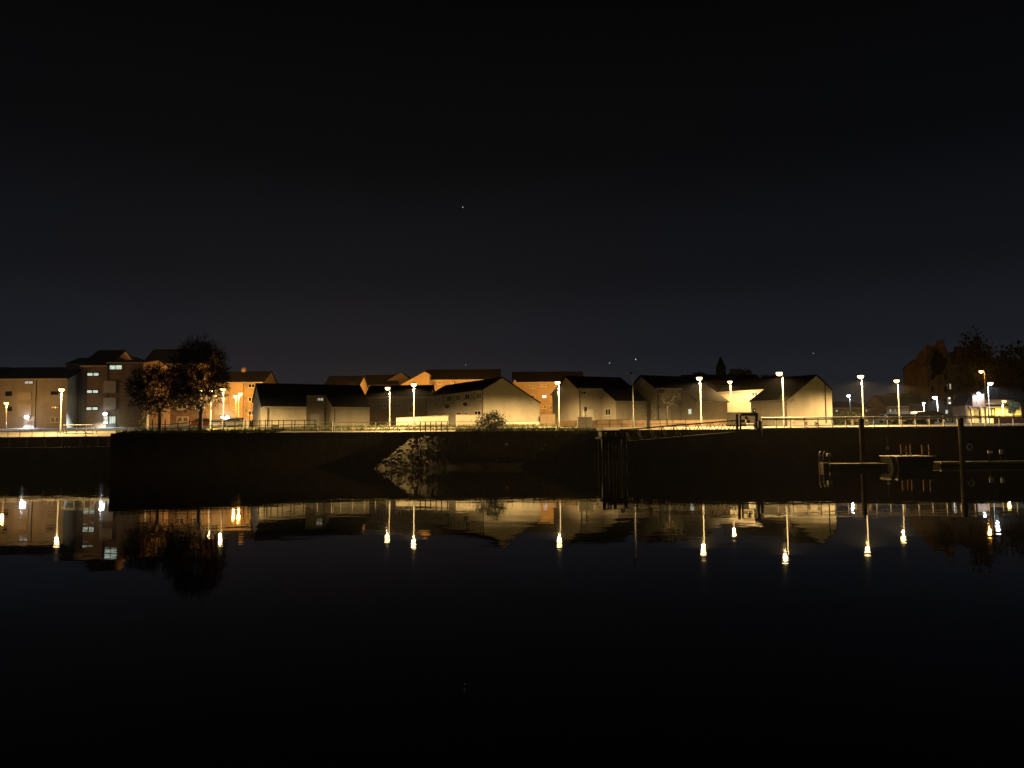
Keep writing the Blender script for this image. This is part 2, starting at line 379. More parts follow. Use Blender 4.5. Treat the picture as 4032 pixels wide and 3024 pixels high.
def house(label, O, ang, L, zr, s, front, vb, base, wm=HARL, rm=ROOF, cat='house', name='house', ov=.18, chim=(), group=None, sb=None, fascia=FASCIA):
    """ridge from O along ang for L at height zr; front: (u, v) line of the front wall; roof falls at slope s (sb behind)"""
    sb = sb or s; h = House(); ud = Vector((math.cos(ang), math.sin(ang), 0)); vd = Vector((math.sin(ang), -math.cos(ang), 0)); O = Vector((O[0], O[1], 0))
    W_ = lambda u, v, z: O + ud * u + vd * v + Vector((0, 0, z)); top = lambda v: zr - (s * v if v >= 0 else -sb * v)
    o = thing(name, label, cat, W_(L / 2, 0, base), group); h.o = o; h.W = W_; h.top = top; h.ud = ud; h.vd = vd; h.base = base
    b = MB(); z0 = base - .6
    loop = [(0, -vb), (0, 0)] + list(front) + [(L, 0), (L, -vb)]
    cl = [p for i, p in enumerate(loop) if i == 0 or (abs(p[0] - loop[i - 1][0]) + abs(p[1] - loop[i - 1][1]) > 1e-4)]
    for (ua, va), (ub, vb_) in zip(cl, cl[1:] + cl[:1]):
        b.add([W_(ua, va, z0), W_(ub, vb_, z0), W_(ub, vb_, top(vb_) - .02), W_(ua, va, top(va) - .02)], [(0, 1, 2, 3)])
    b.build('wall', wm, o)
    R = MB(); th = .14
    fr = [(u + (-ov if i == 0 else ov if i == len(front) - 1 else 0), v + ov) for i, (u, v) in enumerate(front)]
    out = [(-ov, 0)] + fr + [(L + ov, 0)]; k = len(out)
    tops = [W_(u, v, zr - s * v + th) for u, v in out]; bots = [p - Vector((0, 0, th - .015)) for p in tops]
    R.add(tops + bots, [tuple(range(k)), tuple(reversed(range(k, 2 * k)))] + [(i, k + i, k + (i + 1) % k, (i + 1) % k) for i in range(k)])
    out = [(-ov, -.001), (-ov, -vb - ov), (L + ov, -vb - ov), (L + ov, -.001)]
    tops = [W_(u, v, zr + sb * v + th) for u, v in out]; bots = [p - Vector((0, 0, th - .015)) for p in tops]; k = 4
    R.add(tops + bots, [tuple(reversed(range(k))), tuple(range(k, 2 * k))] + [((i + 1) % k, k + (i + 1) % k, k + i, i) for i in range(k)])
    h.roof = R.build('roof', rm, o)
    if fascia:
        for (ua, va), (ub, vb_) in zip(front, front[1:]):
            if abs(va - vb_) < .3 and abs(ub - ua) > .5:
                F = MB(); F.obox(W_((ua + ub) / 2, (va + vb_) / 2 + ov + .035, top((va + vb_) / 2) - s * ov + .05), (W_(ub, vb_, 0) - W_(ua, va, 0)).normalized(), vd, (0, 0, 1), abs(ub - ua) / 2, .03, .085); F.build('gutter', fascia, o)
    for cu, cw, chh in chim:
        c = MB(); c.obox(W_(cu, 0, zr + chh / 2), ud, vd, (0, 0, 1), cw / 2, .35, chh / 2 + .2); ch = c.build('chimney', wm, h.roof)
        for q in (-1, 1):
            c = MB(); pp = W_(cu + q * cw * .22, 0, zr + chh + .18); c.tube([pp, pp + Vector((0, 0, .35))], [.12, .10], 8); 
            c.build('chimney_pot', BRICK, h.roof)
    return h
def fplane(h, v): return h.W(0, v, 0), h.vd
def side_plane(pa, pb):
    d = (pb - pa); d.z = 0; d.normalize(); n_ = Vector((d.y, -d.x, 0))
    if n_.dot(EYE - pa) < 0: n_ = -n_
    return pa, n_
def row_house(label, xl, xr, Yr, yr, s, eaves, vb, base, ang=0, chim=(), wm=HARL, extra=.0, **kw):
    """ridge seen from pixel xl to xr at height yr, depth Yr; eave pixels set the wall line by meeting the roof plane"""
    A = P(xl, yr, Yr); zr = A.z; ud = Vector((math.cos(ang), math.sin(ang), 0)); vd = Vector((math.sin(ang), -math.cos(ang), 0))
    n_ = Vector((vd.x * s, vd.y * s, 1)).normalized(); fr = []
    for x, y in eaves:
        p = onplane(x, y, A, n_); d = p - A; fr.append((d.dot(ud), d.dot(vd)))
    d = ray(xr, yr); # right end of the ridge: meet the vertical plane through the ridge
    B = onplane(xr, yr, A, vd); L = (B - A).dot(ud)
    for i in range(len(fr) - 1):          # one straight wall, one line
        if abs(fr[i][1] - fr[i + 1][1]) < 2 and abs(fr[i][0] - fr[i + 1][0]) > 4 * abs(fr[i][1] - fr[i + 1][1]):
            m_ = (fr[i][1] + fr[i + 1][1]) / 2; fr[i] = (fr[i][0], m_); fr[i + 1] = (fr[i + 1][0], m_)
    u0 = min(0, fr[0][0]); L2 = max(L, fr[-1][0]) - u0
    fr = [(u - u0, v) for u, v in fr]; fr[0] = (0, fr[0][1]); fr[-1] = (L2, fr[-1][1])
    O = A + ud * u0
    h = house(label, (O.x, O.y), ang, L2, zr, s, fr, vb, base, wm=wm, chim=chim, **kw); h.front = fr
    return h

# A: row of cottages with two forward wings
A = row_house('cream cottages with two low wings and a dark sweeping roof left of the twin lamps', 1012, 1400, 107, 1512, .557,
              [(1048, 1602), (1206, 1602), (1207, 1559), (1283, 1559), (1312, 1604), (1455, 1604)], 4.2, 4.35, ang=math.radians(25))
pA = A.W(*A.front[2], 0); nA = A.vd
window(A.o, (1250, 1567, 1273, 1578), pA, nA, pane=WARMP, n=2, label='lit bathroom window under the high eave')
panel(A.o, 'door', (1222, 1630, 1256, 1668), pA, nA, WHITE, label='white house door in the recess', z0=A.base)
pw = A.W(*A.front[0], 0)
pipe(A.o, 1054, 1606, pw, nA, A.base); pipe(A.o, 1318, 1608, A.W(*A.front[4], 0), nA, A.base)
# B: dim house set back
B = row_house('dim brown house set back between the cottages and the white gable house', 1462, 1690, 119, 1521, .42, [(1462, 1566), (1690, 1563)], 4, 4.9, wm=BRICK)
pB = B.W(*B.front[0], 0)
for r in ((1500, 1590, 1520, 1606), (1612, 1600, 1630, 1625), (1560, 1590, 1578, 1606)): window(B.o, r, pB, B.vd)
# C: gable house turned to the right, long side wall with windows
angC = math.atan2(15, -8.7)
udC = Vector((math.cos(angC), math.sin(angC), 0)); vdC = Vector((math.sin(angC), -math.cos(angC), 0))
apex = P(1978, 1488, 99.5)
C = house('cream gable house with a broad windowless end wall facing the river', (apex.x, apex.y), angC, 17.2, apex.z, .557, [(0, 5.63), (17.2, 5.63)], 2.95, 4.62, ov=.12, fascia=None)
if C.vd.x < 0: raise RuntimeError
sideL = C.W(0, -2.95, 0); nSide = -C.vd; gabP = C.W(0, 0, 0); nGab = -C.ud
for r in ((1878, 1546, 1896, 1569), (1832, 1550, 1850, 1573), (1796, 1554, 1814, 1577), (1760, 1559, 1780, 1580), (1724, 1563, 1736, 1584), (1702, 1567, 1711, 1586)):
    window(C.o, r, sideL, nSide, pane=random.choice([GLASS, CURT]), fw=.14)
for r in ((1869, 1618, 1894, 1634), (1831, 1622, 1843, 1636), (1797, 1623, 1816, 1636)): window(C.o, r, sideL, nSide, pane=GLASS, fw=.12)
for x in (1765, 1768): pass
d = MB(); c0 = onplane(1840, 1591, sideL, nSide) + nSide * .35; d.ball(c0, .26, .1, .26, 10, 4); d.tube([c0, c0 - nSide * .34], .03, 5); d.build('satellite_dish', DSTEEL, C.o)
d = MB(); c0 = onplane(1769, 1600, sideL, nSide) + nSide * .35; d.ball(c0, .3, .1, .3, 10, 4); d.tube([c0, c0 - nSide * .34], .03, 5); d.build('satellite_dish', DSTEEL, C.o)
pipe(C.o, 1899, 1536, gabP, nGab, C.base)
g = MB(); a, b_ = C.W(0, -2.95 - .15, apex.z - .557 * 3.1), C.W(17.2, -3.1, apex.z - .557 * 3.1); g.obox((a + b_) / 2 + nSide * .05, C.ud, nSide, (0, 0, 1), 8.6, .05, .07); g.build('gutter', FASCIA, C.o)
# D, E: two alike houses, recess and low wing
D = row_house('cream house with a drainpipe and a small window, right of the white gable house', 2245, 2440, 104, 1484, .557,
              [(2277, 1531), (2368, 1530), (2425, 1580), (2540, 1581)], 4, 4.55, ang=math.radians(25))
# left gable sits at the ridge end
pD = D.W(*D.front[0], 0)
window(D.o, (2287, 1541, 2306, 1552), pD, D.vd, label='small upper bathroom window'); panel(D.o, 'door', (2294, 1612, 2337, 1662), pD, D.vd, WHITE, z0=D.base)
pa, pb = D.W(*D.front[1], 0), D.W(*D.front[2], 0); sp_, sn_ = side_plane(pa, pb)
window(D.o, (2385, 1611, 2405, 1634), sp_, sn_, n=2)
pipe(D.o, 2281, 1536, pD, D.vd, D.base)
E = row_house('cream house behind the gangway with a pale door and two lit windows', 2525, 2690, 104, 1481, .557,
              [(2584, 1530), (2681, 1530), (2741, 1580), (2863, 1581)], 4, 4.5, ang=math.radians(25))
pE = E.W(*E.front[0], 0)
window(E.o, (2594, 1531, 2618, 1548), pE, E.vd); panel(E.o, 'door', (2596, 1607, 2640, 1656), pE, E.vd, WHITE, z0=E.base)
window(E.o, (2594, 1608, 2604, 1620), pE, E.vd, pane=COOL, n=1, sill=False, label='small lit window beside the door')
pa, pb = E.W(*E.front[1], 0), E.W(*E.front[2], 0); sp_, sn_ = side_plane(pa, pb)
window(E.o, (2711, 1610, 2724, 1631), sp_, sn_, pane=COOL, n=1, label='lit window in the shaded side wall')
pipe(E.o, 2589, 1536, pE, E.vd, E.base)
# G: brightly lit wall between E and F
Gh = house('house with a bright yellow lit wall between two gables, lamp in front', (31.75, 112.8), math.radians(-52), 8.7, 10.85, .557, [(0, 2.95), (8.7, 2.95)], 5, 4.6)
sp_, sn_ = Gh.W(0, 2.95, 0), Gh.vd
window(Gh.o, (2961, 1543, 2983, 1560), sp_, sn_, n=2, fw=.12)
# F: gable house at right
nearF = P(3098, 1574, 92); angF = math.radians(128)
udF = Vector((math.cos(angF), math.sin(angF), 0)); vdF = Vector((math.sin(angF), -math.cos(angF), 0))
sF = .72; planeN = -udF
ap = onplane(3213, 1479, nearF, planeN); vL = (nearF - ap).dot(vdF); rt = onplane(3274, 1520, nearF, planeN); vR = (rt - ap).dot(vdF)
sF = (ap.z - nearF.z) / abs(vL)
farF = onplane(2976, 1581, nearF, vdF); LF = (farF - nearF).dot(udF)
F_ = house('buff gable house at the right end of the row, dark steep roof', (ap.x, ap.y), angF, max(5, LF), ap.z, sF, [(0, abs(vR)), (max(5, LF), abs(vR))], abs(vL), 4.45, ov=.15, fascia=None)
sideF = F_.W(0, -abs(vL), 0); nSF = -F_.vd; gF = F_.W(0, 0, 0); nGF = -F_.ud
pipe(F_.o, 3246, 1512, gF, nGF, F_.base); 
d = MB(); a, b_ = F_.W(0, -abs(vL) - .2, ap.z - sF * (abs(vL) + .1)), F_.W(max(5, LF), -abs(vL) - .2, ap.z - sF * (abs(vL) + .1)); d.obox((a + b_) / 2, F_.ud, nSF, (0, 0, 1), max(5, LF) / 2, .05, .07); d.build('gutter', FASCIA, F_.o)

# ------------------------------------------------------------------ flats behind
def flats(label, xl, xr, Y, yr, ye, base, rise_depth=5, wm=BUFF, ang=0, chim=(), name='apartment_building', cat='flats', x_ridge=None, rm=ROOF):
    zr = P(xl, yr, Y + rise_depth).z; ze = P(xl, ye, Y).z; s = (zr - ze) / rise_depth
    rl, rr = x_ridge or (2016 + PX(xl, Y) / (Y + rise_depth) * FPX, 2016 + PX(xr, Y) / (Y + rise_depth) * FPX)
    return row_house(label, rl, rr, Y + rise_depth, yr, s, [(xl, ye), (xr, ye)], rise_depth, base, ang=ang, chim=chim, wm=wm, name=name, cat=cat, rm=rm)
# right orange block
H1 = flats('orange lit three storey flats seen between the gable house and its neighbour', 2020, 2300, 165, 1467, 1505, 6.9)
pH = H1.W(*H1.front[0], 0); nH = H1.vd
for r in ((2086, 1519, 2096, 1527), (2098, 1519, 2107, 1527), (2127, 1514, 2133, 1521), (2138, 1514, 2149, 1521), (2132, 1598, 2138, 1607), (2140, 1598, 2152, 1607), (2165, 1598, 2174, 1613), (2086, 1556, 2107, 1566), (2086, 1598, 2107, 1607)):
    window(H1.o, r, pH, nH, n=1, pane=CURT, fw=.12)
window(H1.o, (2135, 1556, 2151, 1566), pH, nH, pane=BLUEW, n=1, label='bright blue white lit window')
panel(H1.o, 'rainwater_hopper', (2022, 1497, 2032, 1507), pH, nH, FASCIA, .2)
# middle block
H2 = flats('orange lit flats with a long dark roof behind the white gable house', 1672, 1968, 160, 1458, 1496, 6.7)
pH2 = H2.W(*H2.front[0], 0)
window(H2.o, (1669 + 4, 1503, 1688, 1512), pH2, nH, pane=BLUEW, n=1, label='bright lit window above the roof of the house in front')
for r in ((1724, 1503, 1738, 1511), (1776, 1506, 1786, 1511), (1694, 1504, 1700, 1514)): window(H2.o, r, pH2, nH, n=1, pane=CURT, fw=.12)
pipe(H2.o, 1709, 1498, pH2, nH, 7); pipe(H2.o, 1790, 1499, pH2, nH, 7)
# gables further left
def gabled(label, pts_l, pts_a, pts_r, Y, base, wm=BUFF, L=9, name='apartment_building', cat='flats', rm=ROOF):
    l, a, r = P(*pts_l, Y), P(*pts_a, Y), P(*pts_r, Y)
    s1 = (a.z - l.z) / (a.x - l.x); s2 = (a.z - r.z) / (r.x - a.x)
    h = house(label, (a.x, a.y), math.pi / 2, L, a.z, s2, [(0, r.x - a.x), (L, r.x - a.x)], a.x - l.x, base, wm=wm, sb=s1, ov=.12, fascia=None, name=name, cat=cat, rm=rm); return h
H3 = gabled('flats with a tall orange lit half gable behind the left of the twin lamps', (1560, 1524), (1672, 1463), (1690, 1472), 158, 6.6, L=12)
H4 = gabled('flats with a small orange gable peak left of the half gable', (1520, 1500), (1579, 1466), (1612, 1492), 170, 7.0, L=14)
H5 = flats('dark roofed flats with low orange lit wall above the cottage roof', 1425, 1560, 168, 1478, 1517, 7.0, x_ridge=(1470, 1560))
H6 = flats('far house with a dark roof and pale left gable above the cottages', 1278, 1412, 150, 1483, 1520, 6.4, name='house', cat='house')
# left: K behind the trees
K1 = flats('orange lit flats with white eaves beside the left cottage gable', 800, 1035, 156, 1466, 1506, 6.2, chim=((6.5, .8, .5),))
pK = K1.W(*K1.front[0], 0)
for r, pn in (((846, 1592, 905, 1636), PANEL),): panel(K1.o, 'balcony_panel', r, pK, nH, pn, .25)
panel(K1.o, 'balcony_panel', (846, 1520, 905, 1560), pK, nH, PANEL, .25)
panel(K1.o, 'stair_bay', (905, 1508, 960, 1668), pK, nH, BUFF, .5)
for r in ((978, 1512, 1004, 1526), (978, 1565, 1004, 1580), (978, 1618, 1004, 1634), (815, 1565, 835, 1580)): window(K1.o, r, pK, nH, fw=.12)
pk2 = pK + nH * .5
for r in ((915, 1605, 934, 1611), (915, 1651, 934, 1657), (915, 1560, 934, 1566)): window(K1.o, r, pk2, nH, n=1, pane=CURT, fw=.1)
panel(K1.o, 'door', (885, 1646, 903, 1680), pk2, nH, mat('lit_porch_white', (.7, .7, .68), .6), .1)
K2 = flats('tall dark flats mostly hidden by the two trees', 562, 803, 154.5, 1378, 1432, 6.2, wm=BRICK)
pK2 = K2.W(*K2.front[0], 0)
window(K2.o, (698, 1642, 718, 1661), pK2, nH, n=1, pane=CURT, fw=.2); window(K2.o, (721, 1642, 741, 1661), pK2, nH, n=1, pane=CURT, fw=.2)
window(K2.o, (606, 1642, 628, 1658), pK2, nH, n=1, fw=.16)
for xx in (610, 700, 770):
    for yy in (1470, 1530, 1588): window(K2.o, (xx, yy, xx + 36, yy + 22), pK2, nH, fw=.12)
pipe(K2.o, 664, 1440, pK2, nH, 5.8)
# J: tall block with lit stairwell
J = flats('tall brown block of flats with lit stairwell windows one above another', 318, 424, 122, 1382, 1440, 5.15, wm=BRICK, rise_depth=5.5)
JR = flats('brown stairwell wing with pale balcony panels right of the lit stairwell windows', 424.5, 561, 122.2, 1421, 1429, 5.15, wm=BRICK, rise_depth=5)
pJR = JR.W(*JR.front[0], 0)
pJ = J.W(*J.front[0], 0)
for r in ((343, 1467, 391, 1481), (341, 1535, 388, 1549), (339, 1602, 387, 1616)): window(J.o, r, pJ, nH, pane=COOL, n=2, frame=PIPE, sill=False, label='lit stairwell window', fw=.16)
window(JR.o, (432, 1438, 481, 1455), pJR, nH, pane=COOL, n=2, frame=PIPE, sill=False, label='lit top floor window')
for r in ((411, 1500, 460, 1547), (411, 1566, 460, 1612)): panel(JR.o, 'balcony_panel', r, pJR, nH, PANEL, .3)
window(J.o, (409, 1640, 425, 1667), pJ, nH, pane=WARMP, n=1, sill=False, label='lit entrance side light'); window(JR.o, (431, 1640, 455, 1667), pJR, nH, pane=COOL, n=3, sill=False, label='lit entrance door', fw=.06)
panel(JR.o, 'entrance_plinth', (426, 1669, 460, 1690), pJR, nH, PIPE, .2)
panel(J.o, 'eaves_board', (329, 1439, 416, 1443), pJ, nH, FASCIA, .3); pipe(J.o, 323, 1445, pJ, nH, 5.2)
J2 = gabled('brown flats with a pale gable peak behind the tall stairwell block', (395, 1426), (435, 1388), (522, 1426), 132, 5.5, wm=HARL2, L=10)
J3 = flats('dark side wing joining the tall block to the grey flats', 262, 320, 124, 1412, 1434, 5.2, wm=BRICK, rise_depth=4)
# I: grey flats at far left
I1 = flats('grey flats at the far left with a white lit entrance', -140, 264, 120, 1452, 1493, 5.1, wm=HARL2)
pI = I1.W(*I1.front[0], 0)
window(I1.o, (97, 1500, 131, 1512), pI, nH, pane=litpane('lit_lilac_pane', (.9, .85, .85), .42), n=2, sill=False, frame=PIPE, label='lit stair window under the eave')
for r in ((72, 1545, 125, 1575), (70, 1592, 126, 1640)): panel(I1.o, 'stair_panel', r, pI, nH, PANEL, .15)
panel(I1.o, 'porch_surround', (95, 1640, 137, 1688), pI, nH, WHITE, .12); panel(I1.o, 'door', (107, 1655, 125, 1682), pI + nH * .12, nH, mat('lit_entrance_door', (.45, .43, .4), .5), .06)
for r in ((202, 1598, 212, 1608), (214, 1598, 222, 1608), (224, 1598, 234, 1608), (20, 1540, 50, 1560), (20, 1600, 50, 1620), (200, 1540, 232, 1556)): window(I1.o, r, pI, nH, n=1, fw=.08, frame=HARL2)
window(I1.o, (200, 1643, 216, 1662), pI, nH, n=1, pane=CURT, fw=.1); window(I1.o, (219, 1643, 233, 1662), pI, nH, n=1, pane=CURT, fw=.1)
pipe(I1.o, 145, 1498, pI, nH, 5.1)
for a, b_ in ((0, 46), (76, 262)):   # raised stair heads on the roof
    q = MB(); p0, p1 = P(a - (90 if a == 0 else 0), 1470, 124), P(b_, 1452, 124); q.box((p0.x, 123.2, p0.z - .5), (p1.x, 126, p1.z + .2)); q.build('stair_head', SLATE, I1.o)

# ------------------------------------------------------------------ right: tenement, pub, yellow building, distant houses
T = flats('tall sandstone tenement with crow gables and a turret, almost lost in the dark', 3648, 4120, 172, 1420, 1440, 5.0, wm=SAND, rm=SLATE)
pT = T.W(*T.front[0], 0)
for (xc, yt, wdt) in ((3666, 1372, 34), (3716, 1352, 40), (3786, 1378, 36)):   # gables rising above the eave
    q = MB(); a, b_, c = P(xc - wdt, 1442, 171.8), P(xc + wdt, 1442, 171.8), P(xc, yt, 171.8)
    back = Vector((0, 5, 0)); q.add([a, b_, c, a + back, b_ + back, c + back], [(0, 1, 2), (3, 5, 4), (0, 2, 5, 3), (1, 4, 5, 2)]); q.build('wall_gable', SAND, T.o)
    q = MB(); q.box((c.x - .8, 172.4, c.z - 1.6), (c.x + .5, 173.4, c.z + .9)); q.build('chimney', SAND, T.o)
q = MB(); a = P(3846, 1440, 170.5); tz = P(3846, 1350, 170.5).z; q.tube([(a.x, a.y, 5), (a.x, a.y, a.z)], 2.6, 12); q.build('turret', SAND, T.o)
q = MB(); q.tube([(a.x, a.y, a.z), (a.x, a.y, tz)], [2.9, .35], 12, sm=False); q.build('turret_roof', SLATE, T.o)
for xx in range(3664, 4030, 52):
    for yy in (1470, 1520, 1570):
        window(T.o, (xx, yy, xx + 15, yy + 26), pT, nH, n=1, pane=GLASS, frame=SAND)
for r in ((3737, 1511, 3745, 1533), (3728, 1512, 3732, 1530), (3696, 1431, 3701, 1451)): window(T.o, r, pT + nH * .02, nH, n=1, pane=WARMP if r[0] == 3737 else DIMP, frame=SAND, sill=False, label='narrow lit window')
# pub
PB = thing('pub_building', 'small pink boarded building with a white floodlight over its sign wall', 'building', P(3850, 1690, 117)); zb = 4.9
pp = P(3850, 1600, 117); npb = Vector((0, -1, 0))
q = MB(); a, b_ = P(3828, 1549, 117), P(3876, 1549, 117); q.box((a.x, 117.3, zb - .6), (b_.x, 122, b_.z)); q.build('wall', SAND, PB)
q = MB(); c, d_ = P(3828, 1598, 117), P(3876, 1598, 117); q.box((a.x - .1, 116.9, c.z - .18), (b_.x + .1, 117.3, c.z)); q.build('sign_ledge', PINKW, PB)
for i in range(6):
    q = MB(); w_ = (b_.x - a.x) / 6; q.box((a.x + i * w_ + .012, 117.0 + .02 * (i % 2), c.z + .01), (a.x + (i + 1) * w_ - .012, 117.28, a.z - .05)); q.build('plank', PINKW, PB)
for x in (3826, 3866):
    q = MB(); pc = P(x, 1600, 116.8); q.tube([(pc.x - .25, 116.9, pc.z), (pc.x, 116.9, pc.z - .5), (pc.x + .08, 116.9, zb - .3)], [.16, .13, .17], 8); q.build('column', PINKW, PB)
panel(PB, 'door', (3838, 1612, 3860, 1645), Vector((0, 117.28, 0)), npb, PIPE, .05)
q = MB(); l0 = P(3806, 1592, 117); q.add([(a.x - .01, 117.2, a.z), (a.x - .01, 121, a.z), (l0.x, 121, l0.z), (l0.x, 117.2, l0.z), (a.x - .01, 117.2, a.z - .15), (a.x - .01, 121, a.z - .15), (l0.x, 121, l0.z - .15), (l0.x, 117.2, l0.z - .15)], [(0, 1, 2, 3), (7, 6, 5, 4), (0, 3, 7, 4), (1, 5, 6, 2), (3, 2, 6, 7)]); q.build('roof', SLATE, PB)
q = MB(); q.box((l0.x + .1, 117.5, zb - .6), (a.x - .02, 121, l0.z - .1)); q.build('side_wall', SAND, PB)
# yellow building
YB = thing('yellow_building', 'low yellow lit building at the right edge behind the railing', 'building', P(3950, 1690, 117))
q = MB(); a, b_ = P(3884, 1600, 117), P(4020, 1600, 117); q.box((a.x, 117, 4.2), (b_.x, 123, a.z)); q.build('wall', YELW, YB)
q = MB(); q.box((a.x - .1, 116.8, a.z + .01), (b_.x + .1, 123.1, a.z + .28)); q.build('eaves_band', SLATE, YB)
q = MB(); t0 = P(3900, 1582, 118); q.add([(a.x - .1, 116.9, a.z + .28), (b_.x + .1, 116.9, a.z + .28), (b_.x - .5, 119.5, t0.z + .4), (a.x + .5, 119.5, t0.z + .4), (a.x - .1, 123, a.z + .28), (b_.x + .1, 123, a.z + .28)], [(0, 1, 2, 3), (3, 2, 5, 4), (0, 3, 4), (1, 5, 2)]); q.build('roof', YELW, YB)
pY = Vector((0, 117, 0)); window(YB, (3891, 1609, 3917, 1642), pY, npb, n=2, frame=TIMBER, pane=CURT, fw=.16, label='dark framed shop window'); window(YB, (3965, 1616, 3985, 1634), pY, npb, n=2, frame=WHITE, pane=CURT)
# distant houses between
dist = [(3280, 3410, 150, 1585, 1607, 'low distant house with one small lit window behind the dark hedge', [(3290, 1613, 3298, 1622)]),
        (3405, 3500, 165, 1596, 1611, 'distant house with a narrow lit window right of the right gable house', [(3402 + 6, 1610, 3414, 1622), (3420, 1610, 3424, 1620)]),
        (3492, 3580, 160, 1560, 1600, 'distant two storey house with small lit windows between the two promenade lamps', [(3502, 1611, 3508, 1622), (3522, 1612, 3527, 1620)]),
        (3548, 3640, 170, 1550, 1592, 'distant house with two blue white lit windows left of the tenement', [(3553, 1608, 3560, 1622), (3566, 1610, 3575, 1620)])]
for x0, x1, Y, yr, ye, lb, wins in dist:
    h = flats(lb, x0, x1, Y, yr, ye, 4.6, wm=SAND, name='house', cat='house', rm=SLATE)
    for i, r in enumerate(wins): window(h.o, r, h.W(*h.front[0], 0), nH, n=1, pane=BLUEW if 'blue' in lb else DIMP if i else WARMP, frame=SAND, sill=False)
# church tower and far chimneys
CT = thing('church_tower', 'faint dark church tower with a small cap above the roofs at right centre', 'tower', P(2838, 1690, 320))
q = MB(); a = P(2838, 1440, 320); q.box((a.x - 1.6, 318.4, 8), (a.x + 1.6, 321.6, a.z)); q.build('shaft', SAND, CT)
q = MB(); tz = P(2838, 1404, 320).z; q.tube([(a.x, 320, a.z), (a.x, 320, a.z + 1.2), (a.x, 320, tz)], [1.5, 1.3, .2], 8, sm=False); q.build('cap', SLATE, CT)
far = flats('far dark roof with square chimneys behind the bright yellow wall', 2700, 3000, 230, 1478, 1500, 8.5, wm=SAND, name='house', cat='house', chim=((16.5, 3.2, 1.6), (20.5, 1.6, 1.2)), rm=SLATE)

# ------------------------------------------------------------------ garden walls and fences
def gwall(label, x0, x1, ytop0, ytop1, Y0, Y1, m, th=.25, cop=.08, name='garden_wall'):
    a, b_ = P(x0, ytop0, Y0), P(x1, ytop1, Y1); o = thing(name, label, 'wall', Vector((a.x, a.y, zg(a.x, a.y))))
    u = Vector((b_.x - a.x, b_.y - a.y, 0)).normalized(); nn = Vector((-u.y, u.x, 0)) * th; q = MB()
    za, zb_ = zg(a.x, a.y) - .5, zg(b_.x, b_.y) - .5
    lo = [Vector((a.x, a.y, za)), Vector((b_.x, b_.y, zb_)), Vector((b_.x, b_.y, zb_)) + nn, Vector((a.x, a.y, za)) + nn]
    q.hexa(lo + [a, b_, b_ + nn, a + nn]); q.build('wall', m, o)
    q = MB(); e = nn.normalized() * .04; z = Vector((0, 0, cop)); q.hexa([a - e, b_ - e, b_ + nn + e, a + nn + e, a - e + z, b_ - e + z, b_ + nn + e + z, a + nn + e + z]); q.build('coping', m if m is not HARL else CONC, o); return o
gwall('pale rendered garden wall with a stained top left of the gap', 1560, 1765, 1647, 1637, 98, 96, HARL)
gwall('rendered garden wall with dark coping in front of the long window wall', 1795, 1896, 1634, 1634, 95.5, 96, HARL)
gwall('low kerb wall at the foot of the broad gable', 1797, 2124, 1662, 1661, 94, 97.5, HARL, name='low_wall')
gwall('dark boundary wall filling the gap right of the broad gable', 2127, 2186, 1634, 1632, 101, 101, BRICK)
gwall('low brown wall in front of the house with the drainpipe', 2190, 2545, 1658, 1656, 91, 90, BRICK)
gwall('low brown wall behind the gangway in front of the pale door', 2560, 2860, 1659, 1654, 90, 88, BRICK)
gwall('shadowed grey wall below the bright yellow wall', 2862, 2984, 1626, 1626, 96, 94, CONC)
gwall('low red brick wall in front of the yellow building', 3915, 4040, 1644, 1643, 104, 104, mat('red_brick', (.33, .1, .05), .9))
gwall('low pink wall beside the distant lamp right of the gable house', 3585, 3652, 1622, 1622, 135, 135, PINKW)

def railing(label, pts, height, posts, rails, pr=.035, rr=.03, m=RAIL, caps=False, name='railing', group=None, base=None):
    o = thing(name, label, 'railing', Vector((pts[0][0], pts[0][1], base(pts[0][0], pts[0][1]) if base else zg(*pts[0]))), group); zf = base or zg
    seg = [Vector((a[0], a[1], 0)) for a in pts]
    for hgt in rails:
        q = MB(); path = []
        for p, p2 in zip(seg, seg[1:]):
            for k in range(9): w_ = p.lerp(p2, k / 8); path.append((w_.x, w_.y, zf(w_.x, w_.y) + hgt))
        q.tube(path, rr, 6); q.build('rail', m, o)
    me = None
    for X, Y in posts:
        if me is None:
            q = MB(); q.tube([(0, 0, -.1), (0, 0, height)], pr, 6)
            if caps: q.ball((0, 0, height + .02), pr * 2, pr * 2, pr * 1.4, 6, 3); q.box((-pr * 2.6, -pr * 2.6, -.08), (pr * 2.6, pr * 2.6, .07))
            c = q.build('post', m, o); me = c.data; c.location = Vector((X, Y, zf(X, Y))) - BASE[o.name]
            c.data.transform(Matrix.Translation(BASE[o.name]))
        else:
            c = bpy.data.objects.new('post', me); COL.objects.link(c); c.parent = o; c.location = Vector((X, Y, zf(X, Y))) - BASE[o.name]
    return o
x0 = PX(3002, 74.2)
railing('long pale promenade railing along the concrete quay at right', [(x0, 74.2), (x0 + 1.336 * 24, 74.2)], 1.08, [(x0 + 1.336 * i, 74.2) for i in range(25)], [1.08, .92, .10], pr=.055, rr=.07, caps=True)
def ep(x, off): # point on the left quay at pixel column x
    Y = 80.0
    for _ in range(30): X = PX(x, Y); Y = edge(X) + off
    return (PX(x, Y), Y)
lp = [500, 545, 600, 650, 700, 745, 790, 833, 880, 925, 965, 994, 1023, 1045, 1071, 1097, 1116, 1149, 1161, 1198, 1240]
railing('dark two rail fence along the quay below the trees and cottages', [ep(490, 4.0), ep(1245, 4.0)], 1.12, [ep(x, 4.0) for x in lp], [1.10, .62], pr=.045, rr=.04, m=DSTEEL)
lp = [1316, 1343, 1390, 1436, 1479, 1524, 1566, 1608, 1635]
